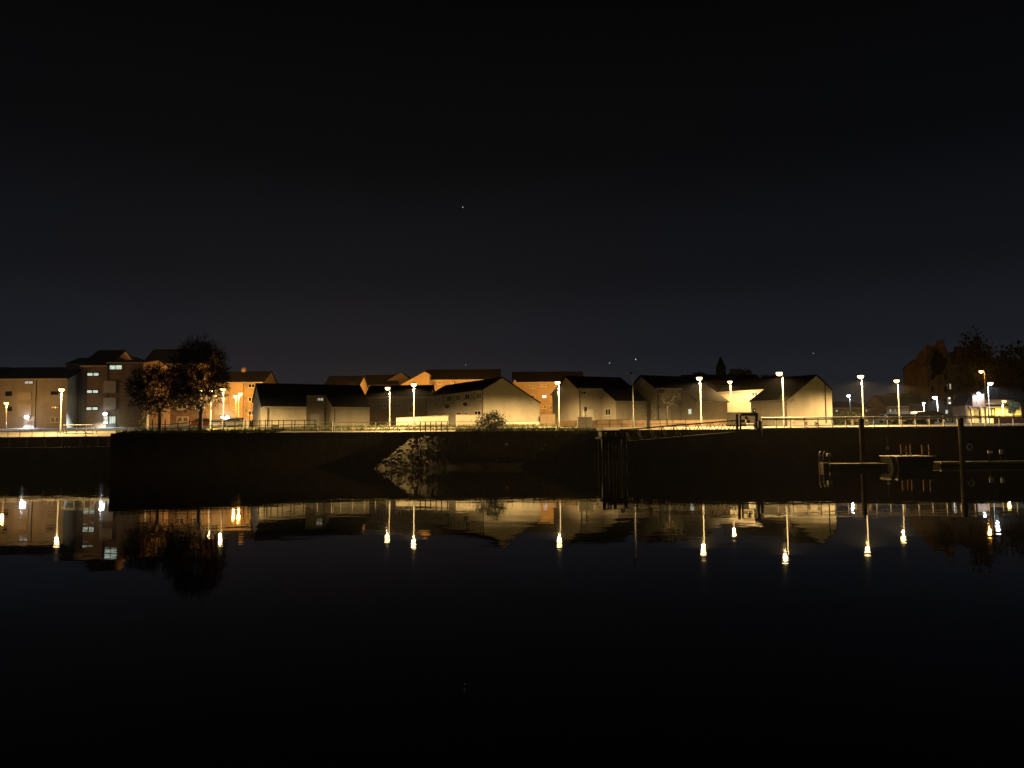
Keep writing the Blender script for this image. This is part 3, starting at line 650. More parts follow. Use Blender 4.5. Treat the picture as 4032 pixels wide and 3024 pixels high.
railing('pale two rail fence under the twin lamps', [ep(1310, 1.0), ep(1640, 1.0)], 1.08, [ep(x, 1.0) for x in lp], [1.08, .62], pr=.035, rr=.032)
lp = [1655, 1675, 1696, 1717, 1738, 1761]
railing('short fence of close set dark posts left of the bush', [ep(1642, 1.05), ep(1764, 1.05)], 1.06, [ep(x, 1.05) for x in lp], [1.08], pr=.06, rr=.032, m=DSTEEL)
lp = list(range(1805, 2330, 42))
railing('thin wire fence on posts above the overgrown bank', [ep(1800, .5), ep(2326, .5)], .75, [ep(x, .5) for x in lp], [.72, .42], pr=.022, rr=.008, m=DSTEEL, name='wire_fence')
railing('dim railing along the quay left of the gangway gate', [(PX(2350, 88), 88), (PX(2700, 88), 88)], 1.0, [(PX(x, 88), 88) for x in range(2350, 2701, 50)], [1.0, .5], m=DSTEEL)
railing('thin dark railing along the lit slip road at far left', [(PX(-20, 88.3), 88.3), (PX(250, 88.3), 88.3)], .62, [(PX(x, 88.3), 88.3) for x in (-14, 32, 79, 127, 175, 228)], [.60], pr=.03, rr=.012, m=DSTEEL)
rp = [(252, 1), (262, 1), (300, 1), (340, 1), (366, 1)]
R_ = railing('cream ramp railing with a sloping end by the left lamp', [(PX(250, 90.5), 90.5), (PX(366, 90.5), 90.5)], 1.1, [(PX(x, 90.5), 90.5) for x, _ in rp], [1.1, .12], pr=.05, rr=.05, m=FASCIA)
q = MB(); a = Vector((PX(366, 90.5), 90.5, zg(-48, 90.5) + 1.1)); q.tube([a, a + Vector((.45, -.1, -.45)), a + Vector((.55, -.1, -1.1))], .06, 6); q.build('end_rail', FASCIA, R_)
q = MB(); a = P(328, 1690, 88.5); b_ = P(339, 1718, 88.4); q.tube([a, a + Vector((.12, 0, .03)), b_, b_ - Vector((.05, 0, 1.0))], .07, 6); tag(q.build('bent_post', FASCIA), 'bent cream post in front of the ramp railing', 'post')
# pale gate
ga, gb = ep(1249, 1.2), ep(1306, 1.2); GT = thing('gate', 'pale metal gate between the dark fence and the pale fence', 'gate', (ga[0], ga[1], zg(*ga)))
for p in (ga, gb):
    q = MB(); z = zg(*p); q.box((p[0] - .06, p[1] - .06, z - .1), (p[0] + .06, p[1] + .06, z + 1.12)); q.build('post', WHITE, GT)
for hh in (.16, .55, .8, 1.05):
    q = MB(); q.tube([(ga[0] + .06, ga[1], zg(*ga) + hh), (gb[0] - .06, gb[1], zg(*gb) + hh)], .04 if hh > 1 or hh < .2 else .025, 6); q.build('bar', WHITE, GT)

# ------------------------------------------------------------------ lamps
def spot(parent, p, col, watts, angle=150, blend=.6, r=.14, aim=(0, 0, -1), kind='SPOT'):
    l = bpy.data.lights.new('lamp_light', kind); l.energy = watts * LAMP; l.color = col; l.shadow_soft_size = r
    if kind == 'SPOT': l.spot_size = math.radians(angle); l.spot_blend = blend
    o = bpy.data.objects.new('lamp_light', l); COL.objects.link(o); o.parent = parent; o.location = Vector(p) - BASE[parent.name]
    o.rotation_euler = Vector(aim).to_track_quat('-Z', 'Y').to_euler(); return o
def lamp(label, xh, yh, Y, xb=None, col=SOD, bowl=None, watts=2600, angle=177, blend=.35, lit=True, group='street lamps along the far bank', colm=STEEL, bowl_r=.3, aim=(0, 0, -1)):
    bowl = bowl or (E_SOD if col == SOD else E_ORG if col == ORG else E_WHT)
    h = P(xh, yh, Y); bx = P(xb, yh, Y).x if xb else h.x; zb_ = zg(bx, Y)
    o = thing('street_lamp', label, 'street lamp', (bx, Y, zb_), group)
    q = MB(); q.tube([(bx, Y, zb_ - .2), (bx, Y, zb_ + 1.1), (bx, Y, zb_ + 1.15), (bx, Y, h.z - .05)], [.095, .095, .062, .046], 8); q.build('column', colm, o)
    q = MB(); sgn = 1 if h.x >= bx else -1; q.tube([(bx, Y, h.z - .08), (bx + (h.x - bx) * .3, Y - .05, h.z + .12), (h.x, Y - .1, h.z + .13)], .04, 6); q.build('arm', colm, o)
    q = MB(); q.ball((h.x, Y - .15, h.z + .10), bowl_r * 1.05, bowl_r * .95, bowl_r * .62, 12, 4, .1, 1); hs = q.build('lantern_housing', DSTEEL if not lit else STEEL, o)
    q = MB(); q.ball((h.x, Y - .15, h.z + .055), bowl_r, bowl_r * .9, bowl_r * .9, 12, 6, -1, .35); q.build('bowl', bowl if lit else GLASS, hs)
    if lit: spot(o, (h.x, Y - .15, h.z - bowl_r * .95 - .12), col, watts, angle, blend, aim=aim, kind='POINT' if col == ORG else 'SPOT')
    return o
lamp('orange lamp at the far left edge with its column hidden', 27, 1588, 114, col=ORG, watts=500)
lamp('pale lamp column beside the cream ramp railing at far left', 245, 1536, 91, 243, watts=4000)
lamp('orange lamp shining through the right hand tree', 794, 1537, 138, 794, col=ORG, watts=260)
lamp('small lamp on a thin column right of the larger tree', 833, 1543, 95, 832, watts=2800, bowl_r=.2)
lamp('lamp on a pale column in front of the orange flats', 879, 1535, 90, 881, watts=5200)
lamp('bright orange lamp in front of the white eaved flats', 948, 1551, 146, 940, col=ORG, watts=1900, bowl_r=.42, angle=176)
lamp('second orange head left of the bright orange lamp', 928, 1559, 142, 930, col=ORG, watts=2500, bowl_r=.3)
lamp('left one of the twin lamps beside the cottages', 1527, 1530, 93, 1535, watts=2800)
lamp('right one of the twin lamps beside the cottages', 1630, 1516, 88, 1630, watts=3600)
lamp('lamp between the broad gable and the house with the drainpipe', 2195, 1508, 91, 2200, watts=4600)
lamp('lamp in front of the house with the low wing behind the gangway', 2752, 1491, 80, 2757, watts=4600)
lamp('lamp directly in front of the bright yellow wall', 2873, 1505, 105, 2876, watts=2100)
lamp('tall lamp in front of the right hand gable house, head reaching left', 3066, 1472, 75.0, 3081, watts=2600)
lamp('taller promenade lamp behind the dark pile, right of the right gable house', 3386, 1484, 79, 3393, watts=3600)
lamp('shorter promenade lamp, second right of the right gable house', 3528, 1501, 92, 3535, watts=3600)
lamp('white lamp on a tall pale column at the right', 3897, 1511, 105, 3897 - 8, col=WHT, watts=2200)
lamp('orange lamp high at the right, above the white lamp', 3861, 1463, 128, 3876, col=ORG, watts=1100, colm=DSTEEL, bowl_r=.34)
lamp('yellow lamp in front of the low yellow building', 3951, 1581, 113.5, 3946, col=(1, .68, .14), bowl=E_YEL, watts=2600, bowl_r=.28, angle=175, blend=.3)
lamp('white distant lamp right of the right gable house', 3340, 1559, 135, 3346, col=WHT, watts=700, colm=DSTEEL)
lamp('white distant lamp in front of the tenement foot', 3679, 1565, 150, 3690, col=WHT, watts=3200, bowl_r=.42, angle=170)
lamp('low pinkish lamp above the distant pink wall', 3635, 1588, 134, 3637, col=(1, .8, .6), bowl=E_WHT, watts=500, bowl_r=.22, colm=PINKW, angle=170)
lamp('unlit tall pole between two cream houses', 2484, 1473, 78, 2490, lit=False, bowl_r=.16)
# street lamps standing behind the front houses: only their light on the flats is seen
for lb, xx, yy, Y in (('street lamp hidden behind the drainpipe house lighting the orange flats', 2230, 1540, 156), ('street lamp hidden behind the broad gable house', 1850, 1522, 151), ('street lamp hidden behind the brown house', 1600, 1536, 149), ('street lamp hidden behind the cottages', 1400, 1530, 142)):
    lamp(lb, xx, yy, Y, col=ORG, watts=2000, angle=176, blend=.2, bowl_r=.25)
def wall_lamp(label, x, y, p0, nrm, col=WHT, m=E_WHT, watts=500, size=.34, aim=(0, -.7, -.6)):
    c = onplane(x, y, p0, nrm); o = thing('wall_lamp', label, 'wall lamp', c, 'lamps fixed to building entrances')
    q = MB(); q.obox(c + nrm * .10, Vector((0, 0, 1)).cross(nrm), nrm, (0, 0, 1), size * 1.1, .10, size * .7); q.build('bracket', DSTEEL, o)
    q = MB(); q.ball(c + nrm * .32, size, size * .8, size * .75, 10, 6); q.build('lens', m, o)
    spot(o, c + nrm * (.5 + size) - Vector((0, 0, .1)), col, watts * 1.6, 172, .4, .15, aim); return o
wall_lamp('white lamp over the far left entrance', 110, 1643, pI + nH * .12, nH, watts=650)
wall_lamp('white lamp over the entrance of the tall stairwell block', 418, 1630, pJ, nH, watts=900)
wall_lamp('white lamp over the porch of the orange flats, upper lens of the pair', 897, 1646, pk2, nH, watts=900, size=.5)
wall_lamp('small white lamp beside the porch of the orange flats', 877, 1643, pk2, nH, watts=250, size=.25)
wall_lamp('white floodlight on the pink boarded building', 3848, 1549, Vector((0, 117, 0)), npb, watts=70, size=.22, aim=(.25, .1, -1))

# ------------------------------------------------------------------ trees
def grow(base, zfork, crown, n, seed, tr, trunk_m=BARK, twig_n=5, twig_l=.7, lean=0., low=-1., minr=.008):
    """branches reach attractor points inside the crown ellipsoid; returns trunk and crown meshes"""
    r = np.random.default_rng(seed); c = np.array(crown[:3]); ra = np.array(crown[3:])
    pts = []
    while len(pts) < n:
        p = r.normal(size=3); p /= np.linalg.norm(p); p *= r.uniform(.25, 1.) ** .5 * r.uniform(.86, 1.06)
        if p[2] < low: continue
        pts.append(c + p * ra)
    pts = np.array(pts); root = np.array([base[0] + lean, base[1], zfork])
    pts = pts[np.argsort(np.linalg.norm(pts - root, axis=1))]
    nodes = [root]; par = [-1]
    for p in pts:
        N = np.array(nodes); d = np.linalg.norm(N - p, axis=1) + .25 * np.linalg.norm(N - root, axis=1); k = int(np.argmin(d)); q = N[k]; L = np.linalg.norm(p - q); m = max(1, int(L / .8))
        for i in range(1, m + 1):
            t_ = i / m; w_ = q + (p - q) * t_ + r.normal(size=3) * .05 * (t_ < 1) + np.array([0, 0, -.12 * L * t_ * (1 - t_)]); nodes.append(w_); par.append(k); k = len(nodes) - 1
    N = len(nodes); cnt_ = np.zeros(N); ch = np.zeros(N, int)
    for i in range(N - 1, 0, -1):
        if cnt_[i] == 0: cnt_[i] = 1
        cnt_[par[i]] += cnt_[i]; ch[par[i]] += 1
    rad = np.maximum(minr, tr * .8 * (cnt_ / cnt_[0]) ** .48)
    TM, CM = MB(), MB()
    b0 = Vector(base); TM.tube([b0 + Vector((0, 0, -.3)), b0 + Vector((0, 0, .25)), b0.lerp(Vector(root), .5), Vector(root), Vector(root) + Vector((lean * .1, 0, .25))], [tr * 1.6, tr * 1.15, tr, tr * .92, tr * .7], 9)
    for i in range(1, N):
        a, b_ = Vector(nodes[par[i]]), Vector(nodes[i]); R0, R1 = min(rad[par[i]], rad[i] * 1.5), rad[i]
        (TM if rad[i] > tr * .28 else CM).tube([a, b_], [R0, R1], 6 if rad[i] > .05 else 3, False)
    tips = [i for i in range(N) if ch[i] == 0]
    vs2 = []; fs2 = []
    for i in tips:
        p = np.array(nodes[i])
        for k in range(twig_n):
            d = r.normal(size=3) + (p - c) / np.linalg.norm(p - c + 1e-6) * .9 + np.array([0, 0, .25]); d /= np.linalg.norm(d); l = twig_l * r.uniform(.4, 1.1)
            e = np.cross(d, r.normal(size=3)); e /= np.linalg.norm(e); w_ = minr * r.uniform(.7, 1.3)
            m_ = p + d * l * .5 + r.normal(size=3) * l * .08; o = len(vs2); vs2 += [tuple(p + e * w_), tuple(p - e * w_), tuple(m_ + e * w_ * .8), tuple(m_ - e * w_ * .8), tuple(p + d * l)]
            fs2 += [(o, o + 1, o + 3, o + 2), (o + 2, o + 3, o + 4)]
            for s_ in range(2):
                d2 = d + r.normal(size=3) * .7; d2 /= np.linalg.norm(d2); o = len(vs2); vs2 += [tuple(m_ + e * w_ * .7), tuple(m_ - e * w_ * .7), tuple(m_ + d2 * l * .55)]; fs2.append((o, o + 1, o + 2))
    CM.add(vs2, fs2)
    return TM, CM
def tree(name, label, base, zfork, crown, n, seed, tr, cat='tree', **k):
    o = thing(name, label, cat, base); TM, CM = grow(base, zfork, crown, n, seed, tr, **k); TM.build('trunk', BARK, o); CM.build('crown', TWIG, o); return o
def cr_(x0, x1, y0, y1, Y): a, b_ = P(x0, y0, Y), P(x1, y1, Y); return ((a.x + b_.x) / 2, Y, (a.z + b_.z) / 2, (b_.x - a.x) / 2, (b_.x - a.x) / 2, (a.z - b_.z) / 2)
def bs(x, Y): X = PX(x, Y); return (X, Y, zg(X, Y))
tree('bare_tree', 'smaller round bare tree on the quay, left one of the pair', bs(628, 88), P(628, 1615, 88).z, cr_(515, 735, 1440, 1630, 88), 1500, 3, .20, twig_n=9, twig_l=.85, minr=.025)
tree('bare_tree', 'larger bare tree on the quay, taller one of the pair', bs(790, 88), P(790, 1625, 88).z, cr_(682, 890, 1338, 1625, 88), 1900, 5, .23, twig_n=9, twig_l=.95, minr=.026)
tree('sapling', 'thin bare sapling in front of the left cottage gable', bs(982, 91), P(982, 1630, 91).z, cr_(960, 1012, 1545, 1640, 91), 46, 8, .05, twig_n=3, twig_l=.5, minr=.012)
tree('sapling', 'small stunted tree beside the unlit tall pole', bs(2499, 86), P(2499, 1606, 86).z, cr_(2490, 2520, 1590, 1612, 86), 16, 9, .06, twig_n=3, twig_l=.3)
tree('sapling', 'young tree with a thin spreading crown before the pale door', bs(2628, 84), P(2627, 1606, 84).z, cr_(2585, 2680, 1515, 1612, 84), 110, 10, .07, twig_n=4, twig_l=.5, minr=.009)
tree('sapling', 'young tree in front of the right gable house', bs(3095, 80), P(3094, 1595, 80).z, cr_(3062, 3124, 1540, 1600, 80), 80, 12, .09, twig_n=4, twig_l=.45)
tree('sapling', 'dark bare shrub tree between the drainpipe house and the next gable', bs(2556, 92), P(2556, 1640, 92).z, cr_(2525, 2590, 1575, 1650, 92), 90, 14, .06, twig_n=4, twig_l=.5, minr=.012)
def leafy(name, label, base, crown, n, seed, m=LEAF, sz=.12, trunk=None, cat='bush', stems=12):
    r = np.random.default_rng(seed); o = thing(name, label, cat, base); c = np.array(crown[:3]); ra = np.array(crown[3:]); b = MB(); q = MB()
    for k in range(stems):
        d = r.normal(size=3); d[2] = abs(d[2]); d /= np.linalg.norm(d); q.tube([base, tuple((np.array(base) + c) / 2 + d * .1), tuple(c + d * ra * .9)], [.03, .02, .006], 4, False)
    q.build('stems' if False else 'branch', BARK, o)
    v = []; f = []
    cl = [(lambda p: p / np.linalg.norm(p) * r.uniform(.45, 1))(r.normal(size=3)) for _ in range(max(12, n // 60))]
    for _ in range(n):
        p = c + ra * (cl[r.integers(len(cl))] + r.normal(size=3) * .17); e1 = r.normal(size=3); e1 /= np.linalg.norm(e1); e2 = np.cross(e1, r.normal(size=3)); e2 /= np.linalg.norm(e2); s = sz * r.uniform(.5, 1.3); k = len(v)
        v += [tuple(p - e1 * s), tuple(p + e2 * s * .5), tuple(p + e1 * s), tuple(p - e2 * s * .5)]; f.append((k, k + 1, k + 2, k + 3))
    b.add(v, f); b.build('crown' if cat == 'tree' else 'foliage', m, o); return o
leafy('bush', 'large loose bush on the bank in front of the broad gable', bs(1930, 84.5), cr_(1872, 1992, 1620, 1704, 84.5), 2600, 4, sz=.10, stems=26)
leafy('bush', 'small dark bush beside the pale post at left', bs(567, 92), cr_(556, 580, 1622, 1676, 92), 700, 6, sz=.09)
leafy('clipped_tree', 'small clipped evergreen in front of the yellow building', bs(3992, 110), cr_(3968, 4014, 1584, 1626, 110), 1500, 7, sz=.12, cat='tree')
leafy('hedge', 'dark hedge behind the railing right of the right gable house', bs(3338, 100), (PX(3338, 100), 100, zg(43, 100) + .7, 2.2, .6, .9), 3000, 8, sz=.14, cat='hedge')
for lb, x0, x1, y0, y1, Y, sd in (('ragged dark tree in front of the tenement turret', 3768, 3905, 1312, 1560, 150, 31), ('broad dark tree at the right edge above the yellow building', 3905, 4060, 1372, 1570, 150, 32), ('narrow dark tree between the tenement gables', 3672, 3720, 1392, 1470, 160, 33), ('far dark trees right of the church tower', 2850, 2960, 1455, 1530, 260, 21), ('distant dark tree behind the right gable house roof', 2960, 3080, 1478, 1540, 220, 22), ('dark tree behind the distant houses left of the tenement', 3560, 3640, 1530, 1620, 180, 23), ('dark trees behind the roof at the top of the lamps on the right', 2700, 2800, 1470, 1530, 240, 24)):
    leafy('distant_tree', lb, bs((x0 + x1) / 2, Y), cr_(x0, x1, y0, y1, Y), 2400, sd, sz=.40, cat='tree', m=DLEAF)

# ------------------------------------------------------------------ river edge: piles, pontoons, gangway
def pile(label, x, ytop, Y, r=.24):
    p = P(x, ytop, Y); o = thing('mooring_pile', label, 'pile', (p.x, Y, 0), 'mooring piles in the river')
    q = MB(); q.tube([(p.x, Y, -1.2), (p.x, Y, p.z)], r, 12); q.build('shaft', TIMBER, o)
    q = MB(); q.tube([(p.x, Y, p.z), (p.x, Y, p.z + .14)], [r * 1.08, r * .5], 12); q.build('cap', DSTEEL, o)
    q = MB(); q.ring((p.x, Y, .75), (0, 0, 1), r + .07, .05, 16, 6); q.build('guide_hoop', STEEL, o)
pile('dark mooring pile in front of the taller promenade lamp', 3391, 1651, 70.3, .23)
pile('dark mooring pile in front of the greenish headlights', 3782, 1650, 70.3, .24)
def pontoon(label, x0, x1, Y0, Y1, z=.42, m=TIMBER, edge_m=DECK):
    a, b_ = PX(x0, Y0), PX(x1, Y0); o = thing('pontoon', label, 'pontoon', (a, Y0, 0)); q = MB(); q.box((a + .05, Y0 + .06, -.35), (b_ - .05, Y1, z - .14)); q.build('float', m, o)
    n_ = max(4, int((b_ - a) / .55))
    for k in range(n_):
        q = MB(); w_ = (b_ - a) / n_; q.box((a + k * w_ + .012, Y0, z - .05), (a + (k + 1) * w_ - .012, Y1 + .05, z + random.uniform(-.006, .006))); q.build('plank', edge_m, o)
    q = MB(); q.box((a, Y0 - .04, z - .16), (b_, Y0 + .05, z + .03)); q.build('fender_edge', edge_m, o)
    return o
pontoon('low pontoon with a worn pale edge left of the work raft', 3262, 3492, 67.8, 70.0, .42)
pontoon('long pontoon with a pale edge running out of view at right', 3697, 4110, 70.6, 72.6, .42, edge_m=PLASTIC)
# raft with frames
RF = thing('work_raft', 'dark floating work raft with rusty frames and a pale gunwale', 'raft', (PX(3600, 68), 68, 0)); a, b_ = PX(3527, 68), PX(3676, 68); zt = P(3600, 1796, 68).z
q = MB(); q.hexa([(a + .25, 68.1, -.3), (b_ - .25, 68.1, -.3), (b_ - .25, 71, -.3), (a + .25, 71, -.3), (a, 68, zt - .06), (b_, 68, zt - .06), (b_, 71.2, zt - .06), (a, 71.2, zt - .06)]); q.build('hull', TIMBER, RF)
q = MB(); q.box((a - .03, 67.96, zt - .055), (b_ + .03, 71.23, zt)); q.build('gunwale', FASCIA, RF)
RUST = mat('rusty_steel', (.11, .052, .028), .85, var=.4, scale=4)
for xs in ((3546, 3568, 0), (3583, 3584, 1), (3629, 3656, 2)):
    q = MB(); xa, xb = PX(xs[0], 69), PX(xs[1], 69); zz = zt + 1.0
    q.box((xa - .05, 69, zt), (xa + .05, 69.1, zz)); 
    if xs[1] - xs[0] > 5: q.box((xb - .05, 69, zt), (xb + .05, 69.1, zz)); q.box((xa + .05, 69.01, zt + .42), (xb - .05, 69.09, zt + .52))
    if xs[2] == 0: q.box((xa + .05, 69.01, zz - .1), (xb - .05, 69.09, zz - .005))
    q.build('frame', RUST, RF)
# pontoon head with ladder
PH_ = thing('ladder_frame', 'pale edged ladder frame at the left end of the low pontoon', 'ladder', (PX(3240, 68), 68, 0)); xa = PX(3222, 68); xb = PX(3262, 68)
for x in (xa, xa + .35, xb):
    q = MB(); q.tube([(x, 68, -.3), (x, 68, 1.35 if x < xb else 1.0), (x + .18, 68.2, 1.5 if x < xb else 1.1)], .045, 6); q.build('upright', STEEL, PH_)
for k in range(5):
    q = MB(); q.tube([(xa, 68, .1 + .26 * k), (xa + .35, 68, .1 + .26 * k)], .025, 6); q.build('rung', STEEL, PH_)
q = MB(); q.box((xa + .3, 68.1, -.2), (xb + .1, 69, .5)); q.build('float', RUST, PH_)
c = P(3262, 1790, 68.2); q = MB(); q.box((c.x - .18, 68.0, c.z - .16), (c.x + .18, 68.3, c.z + .12)); tag(q.build('power_box', PLASTIC), 'small pale power box on the ladder frame', 'box')
for x, lb, yy in ((3898, 'wide white marker plate low on the quay wall', 1780), (3941, 'narrow white marker plate right of the wide one', 1779)):
    c = P(x, yy, 71.5); hw_, hh_ = (.21, .13) if x < 3920 else (.15, .19); MP = thing('marker_plate', lb, 'marker plate', (c.x, 71.5, .42), 'white plates on posts by the pontoon')
    q = MB(); q.box((c.x - hw_, 71.44, c.z - hh_), (c.x + hw_, 71.5, c.z + hh_)); q.build('plate', WHITE, MP)
    q = MB(); q.box((c.x - .05, 71.505, .40), (c.x + .05, 71.6, c.z + .1)); q.build('post', TIMBER, MP)
c = P(3494, 1765, 73.7); q = MB(); q.ball(c, .17, .14, .2, 10, 6); q.tube([c + Vector((0, 0, .19)), c + Vector((0, .1, 1.2))], .015, 4); tag(q.build('fender', PLASTIC), 'round white fender hanging on the quay wall', 'fender')
c = P(3818, 1760, 73.75); q = MB(); q.ring(c, (0, 1, 0), .26, .06); tag(q.build('lifebuoy', PLASTIC), 'pale lifebuoy hanging low on the dark quay wall', 'lifebuoy')
for x0_, x1_, yy, lb in ((1576, 1612, 1843, 'pale floating branch beside the rubble bank, left piece'), (1622, 1658, 1846, 'pale floating branch beside the rubble bank, right piece')):
    a, b_ = PX(x0_, 76), PX(x1_, 76.2); q = MB(); q.tube([(a, 76, .02), ((a + b_) / 2, 76.05, .045), (b_, 76.2, .02)], [.03, .05, .02], 6); tag(q.build('driftwood', DECK), lb, 'driftwood')
# jetty
JT = thing('jetty', 'dark timber jetty head at the low end of the gangway', 'jetty', (PX(2420, 70), 70, 0)); a, b_ = PX(2368, 69), PX(2470, 69)
q = MB(); q.box((a, 69, 2.75), (b_, 73.9, 2.95)); q.build('platform', TIMBER, JT)
for x in (a + .2, (a + b_) / 2, b_ - .2):
    for y in (69.2, 72.4):
        q = MB(); q.tube([(x, y, -1), (x, y, 3.5 if y < 70 else 2.8)], .15, 8); q.build('pile', TIMBER, JT)
q = MB(); q.box((a, 68.98, 3.35), (b_, 69.06, 3.5)); q.build('rail', TIMBER, JT)
for k in range(5):
    q = MB(); q.box((8.80, 73.92 + .5 * k, -.8), (8.96, 74.38 + .5 * k, 3.30 + .04 * (k % 2))); q.build('dark_cover_board', TIMBER, JT)  # dark boards added to cover the brightly lit corner of the quay
c = P(2447, 1697, 68.9); q = MB(); q.box((c.x - .19, 68.88, c.z - .17), (c.x + .19, 68.92, c.z + .17)); tag(q.build('notice_board', WHITE), 'white square notice on the jetty head', 'sign')
c = P(2617, 1702, 69.9); NB = thing('notice_board', 'small white notice in two strips under the gangway', 'sign', (c.x, 69.9, c.z))
for dz, hh_ in ((.07, .05), (-.09, .045)):
    q = MB(); q.box((c.x - .16, 69.88, c.z + dz - hh_), (c.x + .16, 69.92, c.z + dz + hh_)); q.build('strip', WHITE, NB)
# gangway: truss bridge from the gate down to the jetty
GW = thing('gangway', 'dark steel truss gangway sloping down from the quay gate to the jetty', 'gangway', P(2905, 1690, 71.5))
tR, tL = P(2900, 1655, 71.2), P(2462, 1692, 70.2); hgt = 1.15; N_ = 18
for k_, off in (('near', 0.), ('far', 1.2)):
    o1 = Vector((0, off, 0))
    for dz, r_ in ((0, .07), (-hgt, .06)):
        q = MB(); q.tube([tL + o1 + Vector((0, 0, dz)), tR + o1 + Vector((0, 0, dz))], r_, 6); q.build('chord', DECK if dz == 0 else DSTEEL, GW)
    for k in range(N_):
        p = tL.lerp(tR, k / N_) + o1; p2 = tL.lerp(tR, (k + 1) / N_) + o1; q = MB(); dn = Vector((0, 0, -hgt))
        q.tube([p, p2 + dn] if k % 2 == 0 else [p + dn, p2], .032, 5); q.build('brace', DSTEEL, GW)
q = MB(); dn = Vector((0, 0, -hgt + .05)); q.hexa([tL + dn, tR + dn, tR + dn + Vector((0, 1.2, 0)), tL + dn + Vector((0, 1.2, 0))] + [p + Vector((0, 0, .06)) for p in (tL + dn, tR + dn, tR + dn + Vector((0, 1.2, 0)), tL + dn + Vector((0, 1.2, 0)))]); q.build('walkway', TIMBER, GW)
# gate portal at the head of the gangway
PG = thing('gate_portal', 'dark steel gate frame with a white double box at the head of the gangway', 'gate', P(2950, 1690, 73)); Yp = 73.0 + 1.3; zq = zg(23, Yp)
for x0_, x1_, yt in ((2897, 2907, 1630), (2912, 2918, 1634), (2972, 2984, 1626)):
    a, b_ = P(x0_, yt, Yp), P(x1_, yt, Yp); q = MB(); q.box((a.x, Yp, zq - .1), (b_.x, Yp + .2, a.z)); q.build('post', DSTEEL, PG)
a, b_ = P(2918, 1627, Yp), P(2972, 1637, Yp); q = MB(); q.box((a.x, Yp + .05, b_.z), (b_.x, Yp + .15, a.z)); q.build('header', DSTEEL, PG)
a, b_ = P(2918, 1652, Yp), P(2972, 1666, Yp); q = MB(); q.box((a.x, Yp + .02, b_.z - .25), (b_.x, Yp + .18, b_.z - .1)); q.build('rail', DECK, PG)
for x0_, x1_ in ((2919, 2935), (2937, 2953)):
    a, b_ = P(x0_, 1652, Yp), P(x1_, 1664, Yp); q = MB(); q.box((a.x, Yp - .06, b_.z), (b_.x, Yp + .1, a.z)); q.build('panel', WHITE, PG)
c = P(2940, 1644, Yp); q = MB(); q.ball((c.x, Yp + .05, c.z), .22, .12, .17, 10, 5); q.build('lock_drum', DSTEEL, PG)
c = P(2992, 1660, Yp - .3); q = MB(); q.tube([(c.x, Yp - .3, zq - 1), (c.x, Yp - .3, c.z), (c.x, Yp - .3, c.z + .18)], [.22, .22, .08], 10); tag(q.build('bollard', DSTEEL), 'thick round topped dark bollard right of the gate frame', 'bollard')
IP = thing('intercom_post', 'small dark post with a pale round dial above the gate', 'post', P(2970, 1690, 75)); c = P(2970, 1617, 75)
q = MB(); q.box((c.x - .18, 75, c.z - .28), (c.x + .18, 75.15, c.z + .2)); q.build('head', DSTEEL, IP); q = MB(); q.ball((c.x, 74.98, c.z), .06, .03, .06, 8, 4); q.build('dial', PLASTIC, IP); q = MB(); q.tube([(c.x, 75.1, zq - .1), (c.x, 75.1, c.z - .28)], .05, 6); q.build('post', DSTEEL, IP)

# ------------------------------------------------------------------ promenade furniture
def lifebuoy_stand(label, x, Y):
    o = thing('lifebuoy_stand', label, 'lifebuoy', (*bs(x, Y),)); z = zg(PX(x, Y), Y); X = PX(x, Y)
    top_ = P(x, 1602, Y).z
    q = MB(); q.box((X - .05, Y, z), (X + .05, Y + .08, top_)); q.build('post', TIMBER, o)
    a, b_ = P(2300, 1603, Y), P(2311, 1619, Y); q = MB(); q.box((a.x, Y - .04, b_.z), (b_.x, Y - .005, a.z)); q.build('board', PIPE, o)
    c = P(2304, 1640, Y); q = MB(); q.ring((c.x, Y - .08, c.z), (0, 1, 0), .25, .055); q.build('ring', PLASTIC, o); return o
lifebuoy_stand('lifebuoy on a post with a dark board near the drainpipe house', 2305, 86)
a, b_ = P(2275, 1645, 85), P(2332, 1645, 85); PLN = thing('planter', 'dark square planter block under the lifebuoy', 'planter', ((a.x + b_.x) / 2, 85.3, zg(a.x, 85))); q = MB(); q.box((a.x, 85, zg(a.x, 85) - .1), (b_.x, 85.8, a.z)); q.build('box', CONC, PLN); q = MB(); q.box((a.x - .04, 84.96, a.z + .002), (b_.x + .04, 85.84, a.z + .08)); q.build('rim', BRICK, PLN)
def picnic(label, x0_, x1_, Y):
    a, b_ = PX(x0_, Y), PX(x1_, Y); X = (a + b_) / 2; L = b_ - a; z = zg(X, Y); o = thing('picnic_bench', label, 'bench', (X, Y, z), 'benches on the promenade')
    q = MB(); q.box((a, Y - .25, z + .44), (b_, Y + .2, z + .5)); q.build('seat', DECK, o)
    q = MB(); q.box((a, Y + .22, z + .58), (b_, Y + .27, z + .82)); q.build('backrest', DECK, o)
    for x in (a + .12, b_ - .12):
        q = MB(); q.box((x - .05, Y - .22, z - .05), (x + .05, Y + .2, z + .438)); q.build('leg', CONC, o)
        q = MB(); q.box((x - .04, Y - .2, z + .502), (x + .04, Y + .215, z + .66)); q.build('armrest', CONC, o)
picnic('pale bench left of the white hanging lifebuoy', 3119, 3180, 78); picnic('pale bench behind the dark pile', 3354, 3420, 78)
LS = thing('lifebuoy_stand', 'white lifebuoy hung on the promenade railing below the right gable house', 'lifebuoy', (PX(3217, 74.1), 74.1, 3.6)); c = P(3216, 1671, 74.08); q = MB(); q.ring(c, (0, 1, 0), .16, .055, 16, 8); q.build('ring', WHITE, LS); q = MB(); q.box((c.x - .2, 74.14, c.z - .02), (c.x + .2, 74.17, c.z + .25)); q.build('bracket', PLASTIC, LS)
